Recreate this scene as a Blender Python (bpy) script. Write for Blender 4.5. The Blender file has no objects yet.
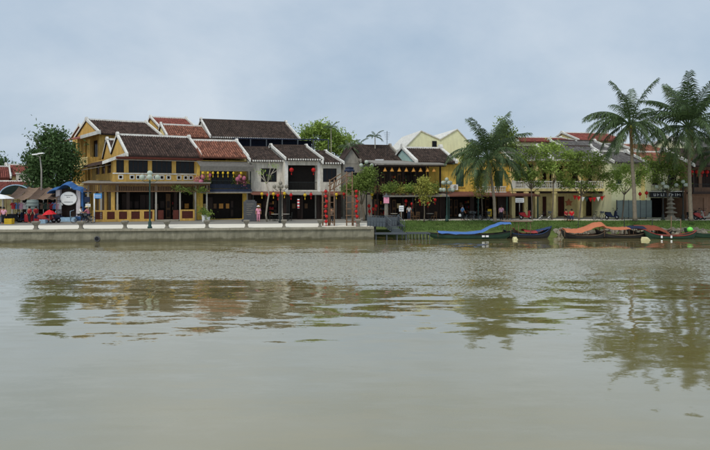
import bpy, math, random
import numpy as np
from mathutils import Vector, Matrix
random.seed(7)
SC = bpy.context.scene
COL = SC.collection
R = math.radians
# ------------------------------------------------------------------ camera, sky, sun, exposure
FPX, CX, HY, CH = 513.0, 355.0, 190.0, 4.4      # focal length in photo pixels, centre column, horizon row, camera height
cam = bpy.data.cameras.new('camera'); camo = bpy.data.objects.new('camera', cam); COL.objects.link(camo)
camo.location = (0, 0, CH); camo.rotation_euler = (R(90), 0, 0)
cam.sensor_width = 36; cam.lens = 36 * FPX / 710.0
cam.shift_y = -(225 - HY) / 710.0
cam.clip_end = 3000; cam.clip_start = 0.1
SC.camera = camo
SUN_EL, SUN_AZ = 58, -150                         # azimuth of the sun from +Y, clockwise
w = bpy.data.worlds.new('World'); SC.world = w; w.use_nodes = True
nt = w.node_tree; nt.nodes.clear()
def N(nt, t, **kw):
    n = nt.nodes.new(t)
    for k, v in kw.items():
        if k.startswith('_'): setattr(n, k[1:], v)
        else: n.inputs[k.replace('__', ' ')].default_value = v
    return n
sky = N(nt, 'ShaderNodeTexSky', _sky_type='NISHITA', _sun_disc=False, _sun_elevation=R(SUN_EL), _sun_rotation=R(SUN_AZ), _air_density=1.5, _dust_density=3.0)
bg1 = N(nt, 'ShaderNodeBackground', Strength=0.09); nt.links.new(sky.outputs[0], bg1.inputs[0])
tc = N(nt, 'ShaderNodeTexCoord')
sep = N(nt, 'ShaderNodeSeparateXYZ'); nt.links.new(tc.outputs['Generated'], sep.inputs[0])
mz = N(nt, 'ShaderNodeMath', _operation='MAXIMUM'); nt.links.new(sep.outputs[2], mz.inputs[0]); mz.inputs[1].default_value = 0.0
az = N(nt, 'ShaderNodeMath', _operation='ADD'); nt.links.new(mz.outputs[0], az.inputs[0]); az.inputs[1].default_value = 0.55
vd = N(nt, 'ShaderNodeVectorMath', _operation='SCALE'); nt.links.new(tc.outputs['Generated'], vd.inputs[0])
inv = N(nt, 'ShaderNodeMath', _operation='DIVIDE'); inv.inputs[0].default_value = 1; nt.links.new(az.outputs[0], inv.inputs[1])
nt.links.new(inv.outputs[0], vd.inputs['Scale'])
cn = N(nt, 'ShaderNodeTexNoise', Scale=2.0, Detail=8.0, Roughness=0.56, Distortion=0.15); nt.links.new(vd.outputs[0], cn.inputs['Vector'])
cr = nt.nodes.new('ShaderNodeValToRGB'); nt.links.new(cn.outputs[0], cr.inputs[0])
cr.color_ramp.elements[0].position = 0.30; cr.color_ramp.elements[0].color = (0.34, 0.44, 0.56, 1)
cr.color_ramp.elements[1].position = 0.72; cr.color_ramp.elements[1].color = (0.54, 0.61, 0.69, 1)
bg2 = N(nt, 'ShaderNodeBackground', Strength=1.0); nt.links.new(cr.outputs[0], bg2.inputs[0])
mx = N(nt, 'ShaderNodeMixShader', Fac=0.90); nt.links.new(bg1.outputs[0], mx.inputs[1]); nt.links.new(bg2.outputs[0], mx.inputs[2])
wo = N(nt, 'ShaderNodeOutputWorld'); nt.links.new(mx.outputs[0], wo.inputs[0])
sl = bpy.data.lights.new('sun', 'SUN'); sl.energy = 1.5; sl.angle = R(20); sl.color = (1.0, 0.94, 0.84)
so = bpy.data.objects.new('sun', sl); COL.objects.link(so)
_sd = Vector((math.sin(R(SUN_AZ)) * math.cos(R(SUN_EL)), math.cos(R(SUN_AZ)) * math.cos(R(SUN_EL)), math.sin(R(SUN_EL))))
so.rotation_euler = (-_sd).to_track_quat('-Z', 'Y').to_euler(); so.location = (0, 0, 60)
SC.view_settings.view_transform = 'Standard'; SC.view_settings.look = 'None'
SC.view_settings.exposure = 0.24; SC.view_settings.gamma = 1; SC.view_settings.use_curve_mapping = False
SC.cycles.max_bounces = 6; SC.cycles.transparent_max_bounces = 6
# ------------------------------------------------------------------ helpers
GZ = 1.1                                           # street level above the water
def PX(px, D): return (px - CX) / FPX * D
def PZ(py, D): return CH + (HY - py) / FPX * D
def lin(h):
    c = [int(h[i:i+2], 16) / 255 for i in (0, 2, 4)]
    return tuple((x / 12.92 if x <= .04045 else ((x + .055) / 1.055) ** 2.4) for x in c)
MATS = {}
def mat(name, rgb, rough=.8, var=.15, scale=2.5, bump=0., bscale=30., stain=0., stain_rgb=(.05, .045, .035), metal=0., spec=.3, trans=0., tint=0., emit=0., stretch=None, alpha=1.):
    m = bpy.data.materials.new(name); m.use_nodes = True; t = m.node_tree; n = t.nodes; L = t.links
    b = n['Principled BSDF']; b.inputs['Roughness'].default_value = rough; b.inputs['Metallic'].default_value = metal
    b.inputs['Specular IOR Level'].default_value = spec
    g = N(t, 'ShaderNodeNewGeometry')
    mp = N(t, 'ShaderNodeMapping'); L.new(g.outputs['Position'], mp.inputs[0])
    if stretch: mp.inputs['Scale'].default_value = stretch
    nz = N(t, 'ShaderNodeTexNoise', Scale=scale, Detail=5.0, Roughness=.6); L.new(mp.outputs[0], nz.inputs['Vector'])
    mr = N(t, 'ShaderNodeMapRange'); L.new(nz.outputs[0], mr.inputs[0])
    mr.inputs[1].default_value = .25; mr.inputs[2].default_value = .75; mr.inputs[3].default_value = 1 - var; mr.inputs[4].default_value = 1 + var
    fac = mr.outputs[0]
    if tint:
        at = N(t, 'ShaderNodeAttribute', _attribute_name='tint')
        m2 = N(t, 'ShaderNodeMapRange'); L.new(at.outputs['Fac'], m2.inputs[0]); m2.inputs[3].default_value = 1 - tint; m2.inputs[4].default_value = 1 + tint
        mm = N(t, 'ShaderNodeMath', _operation='MULTIPLY'); L.new(fac, mm.inputs[0]); L.new(m2.outputs[0], mm.inputs[1]); fac = mm.outputs[0]
    vs = N(t, 'ShaderNodeVectorMath', _operation='SCALE'); vs.inputs[0].default_value = rgb; L.new(fac, vs.inputs['Scale'])
    out = vs.outputs[0]
    if stain:
        mp2 = N(t, 'ShaderNodeMapping'); L.new(g.outputs['Position'], mp2.inputs[0]); mp2.inputs['Scale'].default_value = (1.8, 1.8, .3)
        n2 = N(t, 'ShaderNodeTexNoise', Scale=1.7, Detail=8.0, Roughness=.72); L.new(mp2.outputs[0], n2.inputs['Vector'])
        r2 = N(t, 'ShaderNodeMapRange'); L.new(n2.outputs[0], r2.inputs[0]); r2.inputs[1].default_value = .44; r2.inputs[2].default_value = .78; r2.inputs[3].default_value = 0; r2.inputs[4].default_value = stain
        mc = N(t, 'ShaderNodeMix', _data_type='RGBA'); L.new(r2.outputs[0], mc.inputs[0]); L.new(out, mc.inputs[6]); mc.inputs[7].default_value = (*stain_rgb, 1)
        out = mc.outputs[2]
    L.new(out, b.inputs['Base Color'])
    if bump:
        nb = N(t, 'ShaderNodeTexNoise', Scale=bscale, Detail=4.0); L.new(g.outputs['Position'], nb.inputs['Vector'])
        bp = N(t, 'ShaderNodeBump', Strength=bump, Distance=.03); L.new(nb.outputs[0], bp.inputs['Height']); L.new(bp.outputs[0], b.inputs['Normal'])
    if trans:
        tr = N(t, 'ShaderNodeBsdfTranslucent'); L.new(out, tr.inputs[0])
        ms = N(t, 'ShaderNodeMixShader', Fac=trans); L.new(b.outputs[0], ms.inputs[1]); L.new(tr.outputs[0], ms.inputs[2])
        L.new(ms.outputs[0], n['Material Output'].inputs[0])
    if emit:
        b.inputs['Emission Color'].default_value = (*rgb, 1); b.inputs['Emission Strength'].default_value = emit
    b.inputs['Alpha'].default_value = alpha
    MATS[name] = m; return m
def mk(name, hexc, f=1.0, **kw):
    c = lin(hexc); return mat(name, tuple(x * f for x in c), **kw)
# walls
mk('ochre', 'cfa758', rough=.9, var=.16, stain=.65, bump=.2)
mk('yellow', 'e4bc58', rough=.9, var=.14, stain=.5, bump=.2)
mk('cream', 'f0dc9c', rough=.9, var=.12, stain=.5, bump=.2)
mk('pale_lime', 'eeeec4', rough=.9, var=.06, stain=.18)
mk('white_wall', 'd2ccbd', rough=.9, var=.15, stain=.75, stain_rgb=(.12, .11, .09), bump=.2)
mk('white_trim', 'dedcd4', rough=.85, var=.14, scale=4, stain=.55, stain_rgb=(.13, .12, .1))
mk('grey_wall', '9c968a', rough=.9, var=.2, stain=.5, bump=.3)
mk('teal_wall', 'a9c4bb', rough=.9, var=.1, stain=.3)
mk('inside_shade', '1d1815', rough=.9, var=.25)  # near-black base colour standing in for shade indoors
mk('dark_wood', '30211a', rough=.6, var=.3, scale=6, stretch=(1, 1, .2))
mk('red_wood', '5a281c', rough=.55, var=.25, scale=6)
mk('brown_wood', '70543a', rough=.75, var=.3, scale=6)
mk('pole_wood', '806650', rough=.8, var=.3, scale=5)
mk('grey_post', 'a39e93', rough=.7, var=.15)
mk('green_shutter', '31483c', rough=.6, var=.2)
mk('glass', '14181b', rough=.15, var=.1, spec=.2)
# roofs
mk('tile_dark', '473a33', rough=.9, var=.4, scale=1.6, tint=.45, stain=.6, stain_rgb=(.035, .03, .026))
mk('tile_brown', '4a3a33', rough=.9, var=.35, scale=1.8, tint=.5, stain=.4, stain_rgb=(.04, .03, .025))
mk('tile_orange', '8c5c49', rough=.9, var=.3, scale=2, tint=.45, stain=.45, stain_rgb=(.08, .04, .03))
mk('tile_red', '8d5046', rough=.9, var=.2, scale=2, tint=.3, stain=.25, stain_rgb=(.1, .05, .04))
for _k, _c in (('tile_dark', '302722'), ('tile_brown', '302521'), ('tile_orange', '54332a'), ('tile_red', '64372f'), ('roof_grey', '464442')): mk('deck_' + _k, _c, rough=.95, var=.3, scale=2)
mk('roof_grey', '6d6a68', rough=.8, var=.25, stain=.4, tint=.3)
# ground and metal
mk('asphalt', '86837b', rough=.9, var=.12, scale=1.2, bump=.3)
mk('soil', '6f6a58', rough=1, var=.2, scale=.8)
mk('bank_soil', '566434', rough=1, var=.35, scale=1.5, bump=.5, bscale=8)
mk('coping', '9a9482', rough=.9, var=.2, scale=3, bump=.3, stain=.3)
mk('stone', '857f72', rough=.9, var=.25, scale=5, bump=.5)
mk('dark_stone', '57585a', rough=.85, var=.25, scale=5, bump=.4)
mk('rubble', '7f7a6c', rough=.95, var=.35, scale=3, tint=.3)
mk('iron', '2c302e', rough=.5, var=.2, metal=.3)
mk('green_iron', '2f4a44', rough=.5, var=.2, metal=.2)
mk('steel_grey', '5d6468', rough=.5, var=.15, metal=.4)
mk('slate_grey', '4c5156', rough=.6, var=.15)
mk('black', '15161a', rough=.45, var=.2)
mk('navy', '1c2740', rough=.6, var=.2)
mk('globe', 'c9d2c4', rough=.25, var=.05, trans=.3)
mk('globe_clear', '9a9486', rough=.2, var=.1, trans=.3)
mk('chrome', 'b9bcc0', rough=.25, var=.05, metal=.9)
mk('rubber', '17171a', rough=.85, var=.2)
# cloth, paint
mk('red', 'c42422', rough=.6, var=.15, trans=.15)
mk('bright_red', 'e3202a', rough=.55, var=.1, trans=.2)
mk('pink', 'e79ab0', rough=.8, var=.12)
mk('yellow_cloth', 'e8c437', rough=.7, var=.1, trans=.2)
mk('amber', 'e2a552', rough=.6, var=.15, trans=.3)
mk('white', 'eeeeec', rough=.6, var=.06)
mk('blue_paint', '35639c', rough=.6, var=.2, stain=.25)
mk('blue_sign', '3f87c6', rough=.5, var=.05)
mk('pale_blue', '9db9cc', rough=.7, var=.2)
mk('pillar_white', 'dcd2d2', rough=.8, var=.1, stain=.3)
mk('blue_tarp', '4a72b0', rough=.45, var=.15, scale=5, bump=.6, bscale=9, spec=.4)
mk('orange_tarp', 'c87a56', rough=.6, var=.12, scale=4, bump=.6, bscale=8, trans=.15)
mk('rust_tarp', '84452f', rough=.7, var=.2, scale=4, bump=.6, bscale=8)
mk('brown_tarp', '5c4a3e', rough=.8, var=.3, scale=2.5, bump=.5, bscale=8)
mk('tan_tarp', '7d6857', rough=.8, var=.25, scale=2.5, bump=.5, bscale=8)
mk('grey_tarp', '77736c', rough=.7, var=.25, scale=4, trans=.2, stain=.4)
mk('awning_grey', '8b857c', rough=.7, var=.2, stain=.4)
mk('awning_red', '74493c', rough=.8, var=.25, stain=.4)
mk('awning_teal', '46666a', rough=.6, var=.2)
mk('plastic_grey', '7f8b86', rough=.6, var=.12)
mk('boat_green', '24402f', rough=.6, var=.25, stain=.4)
mk('boat_dark', '2b2a28', rough=.7, var=.3, stain=.4)
mk('boat_red', '9a3a36', rough=.6, var=.2)
mk('boat_blue', '2b3f63', rough=.6, var=.2)
mk('boat_wood', '6b5d4c', rough=.8, var=.3)
mk('skin', 'b98666', rough=.6, var=.05)
mk('hair', '1a1512', rough=.5, var=.1)
mk('denim', '37435c', rough=.85, var=.15)
mk('shirt_blue', '5f87b4', rough=.85, var=.1)
mk('shirt_pink', 'd8a0b2', rough=.85, var=.1)
mk('shirt_red', '9e2a30', rough=.85, var=.1)
mk('shirt_white', 'dedbd4', rough=.85, var=.08)
mk('trousers_dark', '2a2a2e', rough=.85, var=.1)
mk('straw', 'd2bb8a', rough=.85, var=.12)
mk('lime_buoy', '7be05a', rough=.4, var=.05)
mk('pale_foam', 'd8d0a0', rough=.8, var=.15)
# plants
mk('leaf_dark', '50693c', rough=.6, var=.25, tint=.55, trans=.25, scale=.8)
mk('leaf_mid', '74873f', rough=.6, var=.25, tint=.5, trans=.3, scale=.8)
mk('leaf_light', '97ad55', rough=.6, var=.2, tint=.45, trans=.3, scale=.8)
mk('leaf_palm', '4c5f3a', rough=.5, var=.25, tint=.5, trans=.2, scale=.7)
mk('leaf_yellow', 'a3a24e', rough=.6, var=.25, tint=.5, trans=.25)
mk('leaf_dry', '8a7040', rough=.8, var=.25, tint=.4, trans=.2)
mk('grass', '6a8444', rough=.8, var=.3, tint=.5, trans=.25, scale=.7)
mk('bark', '6f6455', rough=.95, var=.3, scale=6, bump=.5)
mk('palm_bark', '847a69', rough=.95, var=.25, scale=5, bump=.5, bscale=15)
mk('pale_bark', '9c9484', rough=.9, var=.25, scale=6)
mk('flower_pink', 'c4748a', rough=.8, var=.2, trans=.2)
# ------------------------------------------------------------------ mesh builder
def wloc(o):
    v = Vector((0, 0, 0))
    while o is not None: v += o.location; o = o.parent
    return v
class MB:
    def __init__(s, T=None): s.v = []; s.f = []; s.t = []; s.T = T
    def P(s, p): return s.T(*p) if s.T else tuple(p)
    def add(s, pts, faces, tint=.5, raw=False):
        o = len(s.v); s.v += [tuple(p) if raw else s.P(p) for p in pts]; s.f += [tuple(i + o for i in f) for f in faces]; s.t += [tint] * len(pts); return s
    def hexa(s, p, tint=.5, raw=False):   # 4 bottom + 4 top
        return s.add(p, [(3, 2, 1, 0), (4, 5, 6, 7), (0, 1, 5, 4), (1, 2, 6, 5), (2, 3, 7, 6), (3, 0, 4, 7)], tint, raw)
    def box(s, x0, x1, y0, y1, z0, z1, tint=.5):
        return s.hexa([(x0, y0, z0), (x1, y0, z0), (x1, y1, z0), (x0, y1, z0), (x0, y0, z1), (x1, y0, z1), (x1, y1, z1), (x0, y1, z1)], tint)
    def prism(s, poly, f):   # poly: list of 2-d points, f(p, k) -> local point for k = 0, 1
        n = len(poly); pts = [f(p, 0) for p in poly] + [f(p, 1) for p in poly]
        return s.add(pts, [tuple(range(n))[::-1], tuple(range(n, 2 * n))] + [(i, (i + 1) % n, (i + 1) % n + n, i + n) for i in range(n)])
    def tube(s, pts, r, n=6, tint=.5):
        P = [Vector(s.P(p)) for p in pts]; k = len(P)
        rs = r if isinstance(r, (list, tuple)) else [r] * k
        V = []; F = []
        for i, p in enumerate(P):
            d = (P[min(i + 1, k - 1)] - P[max(i - 1, 0)])
            d = d.normalized() if d.length > 1e-9 else Vector((0, 0, 1))
            a = d.cross(Vector((0, 0, 1)) if abs(d.z) < .9 else Vector((1, 0, 0))).normalized(); b = d.cross(a)
            for j in range(n):
                t = 2 * math.pi * j / n; V.append(p + (a * math.cos(t) + b * math.sin(t)) * rs[i])
        for i in range(k - 1):
            for j in range(n): F.append((i * n + j, i * n + (j + 1) % n, (i + 1) * n + (j + 1) % n, (i + 1) * n + j))
        F.append(tuple(range(n))[::-1]); F.append(tuple(range((k - 1) * n, k * n)))
        return s.add([tuple(v) for v in V], F, tint, True)
    def lathe(s, c, prof, n=12, sx=1, sy=1):   # prof: (radius, z)
        V = []; F = []; k = len(prof)
        for (r, z) in prof:
            for j in range(n):
                t = 2 * math.pi * j / n; V.append((c[0] + r * sx * math.cos(t), c[1] + r * sy * math.sin(t), c[2] + z))
        for i in range(k - 1):
            for j in range(n): F.append((i * n + j, i * n + (j + 1) % n, (i + 1) * n + (j + 1) % n, (i + 1) * n + j))
        F.append(tuple(range(n))[::-1]); F.append(tuple(range((k - 1) * n, k * n)))
        return s.add(V, F)
    def ball(s, c, r, n=10, sx=1, sy=1, sz=1):
        pr = [(max(r * math.sin(math.pi * i / 6), r * .02), -r * sz * math.cos(math.pi * i / 6)) for i in range(7)]
        return s.lathe(c, pr, n, sx, sy)
    def ring(s, c, Rr, r, axis='y', n=16, m=6):   # torus
        V = []; F = []
        for i in range(n):
            a = 2 * math.pi * i / n
            for j in range(m):
                b = 2 * math.pi * j / m; q = Rr + r * math.cos(b); h = r * math.sin(b)
                p = {'y': (q * math.cos(a), h, q * math.sin(a)), 'z': (q * math.cos(a), q * math.sin(a), h), 'x': (h, q * math.cos(a), q * math.sin(a))}[axis]
                V.append((c[0] + p[0], c[1] + p[1], c[2] + p[2]))
        for i in range(n):
            for j in range(m): F.append((i * m + j, i * m + (j + 1) % m, ((i + 1) % n) * m + (j + 1) % m, ((i + 1) % n) * m + j))
        return s.add(V, F)
    def build(s, name, m, parent=None, smooth=False, kind=None, loc=None):
        me = bpy.data.meshes.new(name)
        if parent is not None: o0 = wloc(parent)
        elif loc is not None: o0 = Vector(loc)
        else:
            A = np.array(s.v); o0 = Vector(((A[:, 0].min() + A[:, 0].max()) / 2, (A[:, 1].min() + A[:, 1].max()) / 2, A[:, 2].min()))
        me.from_pydata([(a - o0.x, b - o0.y, c - o0.z) for a, b, c in s.v], [], s.f)
        me.materials.append(MATS[m] if isinstance(m, str) else m)
        at = me.attributes.new('tint', 'FLOAT', 'POINT'); at.data.foreach_set('value', s.t)
        if smooth: me.polygons.foreach_set('use_smooth', [True] * len(me.polygons))
        o = bpy.data.objects.new(name, me); COL.objects.link(o)
        if parent is not None: o.parent = parent
        else: o.location = o0
        if kind: o['kind'] = kind
        return o
def tag(o, label, cat, group=None):
    o['label'] = label; o['category'] = cat
    if group: o['group'] = group
    return o
def thing(name, label, cat, loc=(0, 0, 0), group=None):
    o = bpy.data.objects.new(name, None); COL.objects.link(o); o.location = loc; o.empty_display_size = .2
    return tag(o, label, cat, group)
def copy_tree(o, parent=None):
    c = o.copy(); COL.objects.link(c); c.parent = parent
    for ch in o.children: copy_tree(ch, c)
    return c
def place(proto, used, loc, rz=0, sc=1, label=None, group=None):
    o = proto if not used else copy_tree(proto)
    o.location = loc; o.rotation_euler = (0, 0, rz); o.scale = (sc, sc, sc)
    if label: o['label'] = label
    if group: o['group'] = group
    return o
class Fr:
    """plan frame of a building: u metres along its front, v metres back, z above the street"""
    def __init__(s, pxL, DL, pxR, DR, back=None, z0=GZ):
        s.O = Vector((PX(pxL, DL), DL)); e = Vector((PX(pxR, DR), DR)); s.L = (e - s.O).length; s.F = (e - s.O) / s.L
        s.B = Vector(back).normalized() if back else Vector((-s.F.y, s.F.x)); s.z0 = z0
    def T(s, u, v, z): p = s.O + s.F * u + s.B * v; return (p.x, p.y, s.z0 + z)
    def u(s, px, v=0):
        k = (px - CX) / FPX; q = s.O + s.B * v
        return (k * q.y - q.x) / (s.F.x - k * s.F.y)
    def z(s, py, px, v=0):
        D = (s.O + s.F * s.u(px, v) + s.B * v).y
        return PZ(py, D) - s.z0
    def side(s, u=0): return lambda a, d, z: s.T(u + d, a, z)       # left wall seen from outside: a runs back, d inwards
ORD = ['first', 'second', 'third', 'fourth', 'fifth', 'sixth', 'seventh', 'eighth', 'ninth', 'tenth']
def gr(px, D, z=GZ): return (PX(px, D), D, z)
# ------------------------------------------------------------------ architecture helpers
def facade(T, a0, a1, z0, z1, holes, th, m, root, name='wall'):
    xs = sorted({a0, a1, *[h[0] for h in holes], *[h[1] for h in holes]}); zs = sorted({z0, z1, *[h[2] for h in holes], *[h[3] for h in holes]})
    xs = [x for x in xs if a0 <= x <= a1]; zs = [z for z in zs if z0 <= z <= z1]
    nx, nz = len(xs) - 1, len(zs) - 1
    def solid(i, j):
        if i < 0 or j < 0 or i >= nx or j >= nz: return False
        x = (xs[i] + xs[i+1]) / 2; z = (zs[j] + zs[j+1]) / 2
        return not any(h[0] < x < h[1] and h[2] < z < h[3] for h in holes)
    b = MB(T)
    for i in range(nx):
        for j in range(nz):
            if not solid(i, j): continue
            p, q, r, s_ = xs[i], xs[i+1], zs[j], zs[j+1]
            b.add([(p, 0, r), (q, 0, r), (q, 0, s_), (p, 0, s_)], [(0, 1, 2, 3)])
            b.add([(p, th, r), (q, th, r), (q, th, s_), (p, th, s_)], [(3, 2, 1, 0)])
            if not solid(i - 1, j): b.add([(p, 0, r), (p, th, r), (p, th, s_), (p, 0, s_)], [(3, 2, 1, 0)])
            if not solid(i + 1, j): b.add([(q, 0, r), (q, th, r), (q, th, s_), (q, 0, s_)], [(0, 1, 2, 3)])
            if not solid(i, j - 1): b.add([(p, 0, r), (q, 0, r), (q, th, r), (p, th, r)], [(3, 2, 1, 0)])
            if not solid(i, j + 1): b.add([(p, 0, s_), (q, 0, s_), (q, th, s_), (p, th, s_)], [(0, 1, 2, 3)])
    return b.build(name, m, root)
def window(T, h, root, kind='glass', mfr='dark_wood', depth=.1, cols=2, sill=None):
    a, b_, z0, z1 = h; w = .06
    m = MB(T)
    m.box(a + .002, a + w, depth, depth + .07, z0, z1); m.box(b_ - w, b_ - .002, depth, depth + .07, z0, z1)
    m.box(a + w, b_ - w, depth, depth + .07, z0, z0 + w); m.box(a + w, b_ - w, depth, depth + .07, z1 - w, z1)
    for i in range(1, cols):
        x = a + (b_ - a) * i / cols; m.box(x - .03, x + .03, depth, depth + .07, z0 + w, z1 - w)
    o = m.build('window', mfr, root)
    for i in range(cols):
        x0 = a + (b_ - a) * i / cols + (.06 if i == 0 else .03); x1 = a + (b_ - a) * (i + 1) / cols - (.06 if i == cols - 1 else .03)
        if kind == 'glass': MB(T).box(x0, x1, depth + .03, depth + .045, z0 + w, z1 - w).build('pane', 'glass', o)
        else:
            s = MB(T); k = max(4, int((z1 - z0) / .14))
            for q in range(k):
                zz = z0 + w + (z1 - z0 - 2 * w) * q / k; s.hexa([(x0, depth + .01, zz), (x1, depth + .01, zz), (x1, depth + .05, zz + .05), (x0, depth + .05, zz + .05), (x0, depth + .01, zz + .03), (x1, depth + .01, zz + .03), (x1, depth + .05, zz + .1), (x0, depth + .05, zz + .1)])
            s.box(x0, x1, depth + .055, depth + .065, z0 + w, z1 - w)
            s.build('shutter', 'green_shutter' if kind == 'green' else kind, o)
    if sill: MB(T).box(a - .1, b_ + .1, -.09, .05, z0 - .1, z0 - .003).build('sill', sill, o)
    return o
def shell(fr, root, u0, u1, depth, zt, m, th=.25, floors=(), inner=3.0, left=True):
    """side and back walls, floor slabs and a dark partition behind the front"""
    if left: MB(fr.T).box(u0, u0 + th, th + .002, depth, 0, zt).build('side_wall', m, root)
    MB(fr.T).box(u1 - th, u1, th + .002, depth, 0, zt).build('side_wall', m, root)
    MB(fr.T).box(u0 + th, u1 - th, depth - th, depth, 0, zt).build('back_wall', m, root)
    for z in floors: MB(fr.T).box(u0 + th, u1 - th, th + .003, depth - th, z - .2, z).build('floor_slab', 'dark_wood', root)
    if inner: MB(fr.T).box(u0 + th, u1 - th, inner, inner + .1, 0, zt).build('shade_wall', 'inside_shade', root)  # dark sheet added where the open rooms lie in shade
def tiles(b, fr, u0, u1, va, za, vb, zb, sp=.25):
    """courses of half-round tiles from the eave (va, za) up to (vb, zb)"""
    n = max(2, int((u1 - u0) / sp)); ln = math.hypot(vb - va, zb - za); k = max(3, int(ln / .42))
    for i in range(n):
        u = u0 + (i + .5) * (u1 - u0) / n; ww = .082
        for j in range(k):
            s0, s1 = j / k, (j + 1) / k; jt = random.uniform(-.012, .012); hh = .085 + random.uniform(-.012, .012)
            un = lambda s_: .05 * math.sin(u * 1.1 + s_ * 2.3 + za) * math.sin(math.pi * s_) + .02
            A = (va + (vb - va) * s0, za + (zb - za) * s0 + .035 + un(s0)); C = (va + (vb - va) * s1, za + (zb - za) * s1 + un(s1))
            P = [(u - ww + jt, A[0], A[1] - .03), (u - ww * .5 + jt, A[0], A[1] + hh), (u + ww * .5 + jt, A[0], A[1] + hh), (u + ww + jt, A[0], A[1] - .03),
                 (u - ww + jt, C[0], C[1] - .01), (u - ww * .5 + jt, C[0], C[1] + hh), (u + ww * .5 + jt, C[0], C[1] + hh), (u + ww + jt, C[0], C[1] - .01)]
            b.add(P, [(0, 1, 5, 4), (1, 2, 6, 5), (2, 3, 7, 6), (3, 2, 1, 0)], random.random() ** (1 if random.random() < .85 else .3))
def gable_roof(fr, root, u0, u1, ve, zE, vr, zR, vb, zB, tile='tile_dark', gable='ochre', verge='white_trim', ridge='white_trim', caps=False, ends=(1, 1), wall_in=.15, zwall=None, th=.12, vw=.2):
    d = MB(fr.T); q = lambda u, v, z: (u, v, z)
    d.hexa([(u0, ve, zE - th), (u1, ve, zE - th), (u1, vr, zR - th), (u0, vr, zR - th), (u0, ve, zE), (u1, ve, zE), (u1, vr, zR), (u0, vr, zR)])
    d.hexa([(u0, vr, zR - th), (u1, vr, zR - th), (u1, vb, zB - th), (u0, vb, zB - th), (u0, vr, zR), (u1, vr, zR), (u1, vb, zB), (u0, vb, zB)])
    ro = d.build('roof', 'deck_' + tile, root)
    t = MB(fr.T); e0 = u0 + (.3 if ends[0] else .05); e1 = u1 - (.3 if ends[1] else .05)
    tiles(t, fr, e0, e1, ve, zE, vr - .02, zR); tiles(t, fr, e0, e1, vb, zB, vr + .02, zR, .5)
    t.build('tile_courses', tile, ro, kind='stuff')
    MB(fr.T).hexa([(u0 - .05, vr - .16, zR - .02), (u1 + .05, vr - .16, zR - .02), (u1 + .05, vr + .16, zR - .02), (u0 - .05, vr + .16, zR - .02), (u0 - .05, vr - .1, zR + .22), (u1 + .05, vr - .1, zR + .22), (u1 + .05, vr + .1, zR + .22), (u0 - .05, vr + .1, zR + .22)]).build('ridge_cap', ridge, ro)
    for k, (ua, on) in enumerate(((u0, ends[0]), (u1 - vw, ends[1]))):
        if not on: continue
        m = MB(fr.T)
        for (va, za, vb_, zb) in ((ve - .06, zE, vr - .002, zR), (vb + .06, zB, vr + .002, zR)):
            m.hexa([(ua, va, za - .1), (ua + vw, va, za - .1), (ua + vw, vb_, zb - .1), (ua, vb_, zb - .1), (ua, va, za + .24), (ua + vw, va, za + .24), (ua + vw, vb_, zb + .27), (ua, vb_, zb + .27)])
        fh = zR + .18 + vw * 1.1; m.hexa([(ua - .02, vr - .42, zR + .1), (ua + vw + .02, vr - .42, zR + .1), (ua + vw + .02, vr + .42, zR + .1), (ua - .02, vr + .42, zR + .1), (ua - .02, vr - .2, fh), (ua + vw + .02, vr - .2, fh), (ua + vw + .02, vr + .2, fh), (ua - .02, vr + .2, fh)])
        m.build('verge', verge, ro)
        ug = u0 + wall_in if k == 0 else u1 - wall_in - .2
        zl = zwall if zwall is not None else min(zE, zB) - th - .05
        poly = [(max(ve, 0), zl), (vb, zl), (vb, zB - th - .01), (vr, zR - th - .01), (max(ve, 0), zE - th - .01 + (zR - zE) * (max(ve, 0) - ve) / (vr - ve))]
        MB(fr.T).prism(poly, lambda p, k_: (ug + .2 * k_, p[0], p[1])).build('gable_wall', gable, root)
    if caps:
        c = MB(fr.T); n = int((e1 - e0) / .25)
        for i in range(n):
            u = e0 + (i + .5) * (e1 - e0) / n; c.box(u - .07, u + .07, ve - .05, ve + .03, zE - .08, zE + .1)
        c.build('eave_tile_ends', 'white_trim', ro, kind='stuff')
    return ro
def interior(fr, root, u0, u1, v, z0, z1, seed, gap=.25):
    """door leaves, shelves and framed pictures standing before the dark partition"""
    g = random.Random(seed); u = u0 + .1
    while u < u1 - .5:
        w_ = g.uniform(.45, .62); k = g.random()
        if k < .55:
            d = MB(fr.T).box(u, u + w_ - .03, v - .08, v - .02, z0 + .05, z1 - g.uniform(.3, .5)).build('door_leaf', g.choice(('brown_wood', 'dark_wood', 'dark_wood', 'inside_shade', 'inside_shade')), root)  # leaves mostly near black, the shop's shade put into their colour
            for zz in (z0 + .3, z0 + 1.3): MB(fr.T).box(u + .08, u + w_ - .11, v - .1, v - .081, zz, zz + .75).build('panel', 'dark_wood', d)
        elif k < .68:
            for q in range(3):
                sh = MB(fr.T).box(u, u + w_, v - .4, v - .02, z0 + .45 + q * .6, z0 + .49 + q * .6).build('shelf', 'brown_wood', root)
                for r_ in range(3): x = u + .05 + r_ * .17; hh = g.uniform(.15, .4); MB(fr.T).box(x, x + g.uniform(.08, .14), v - .32, v - .12, z0 + .492 + q * .6, z0 + .49 + q * .6 + hh).build('ware', g.choice(('tan_tarp', 'brown_wood', 'amber', 'shirt_red', 'denim', 'red_wood', 'green_shutter')), sh)
        else:
            MB(fr.T).box(u + .05, u + w_ - .08, v - .05, v - .01, z0 + 1.2, z0 + 1.75).build('picture', g.choice(('straw', 'tan_tarp', 'amber', 'brown_wood')), root)
        u += w_ + g.uniform(0, gap)
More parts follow.
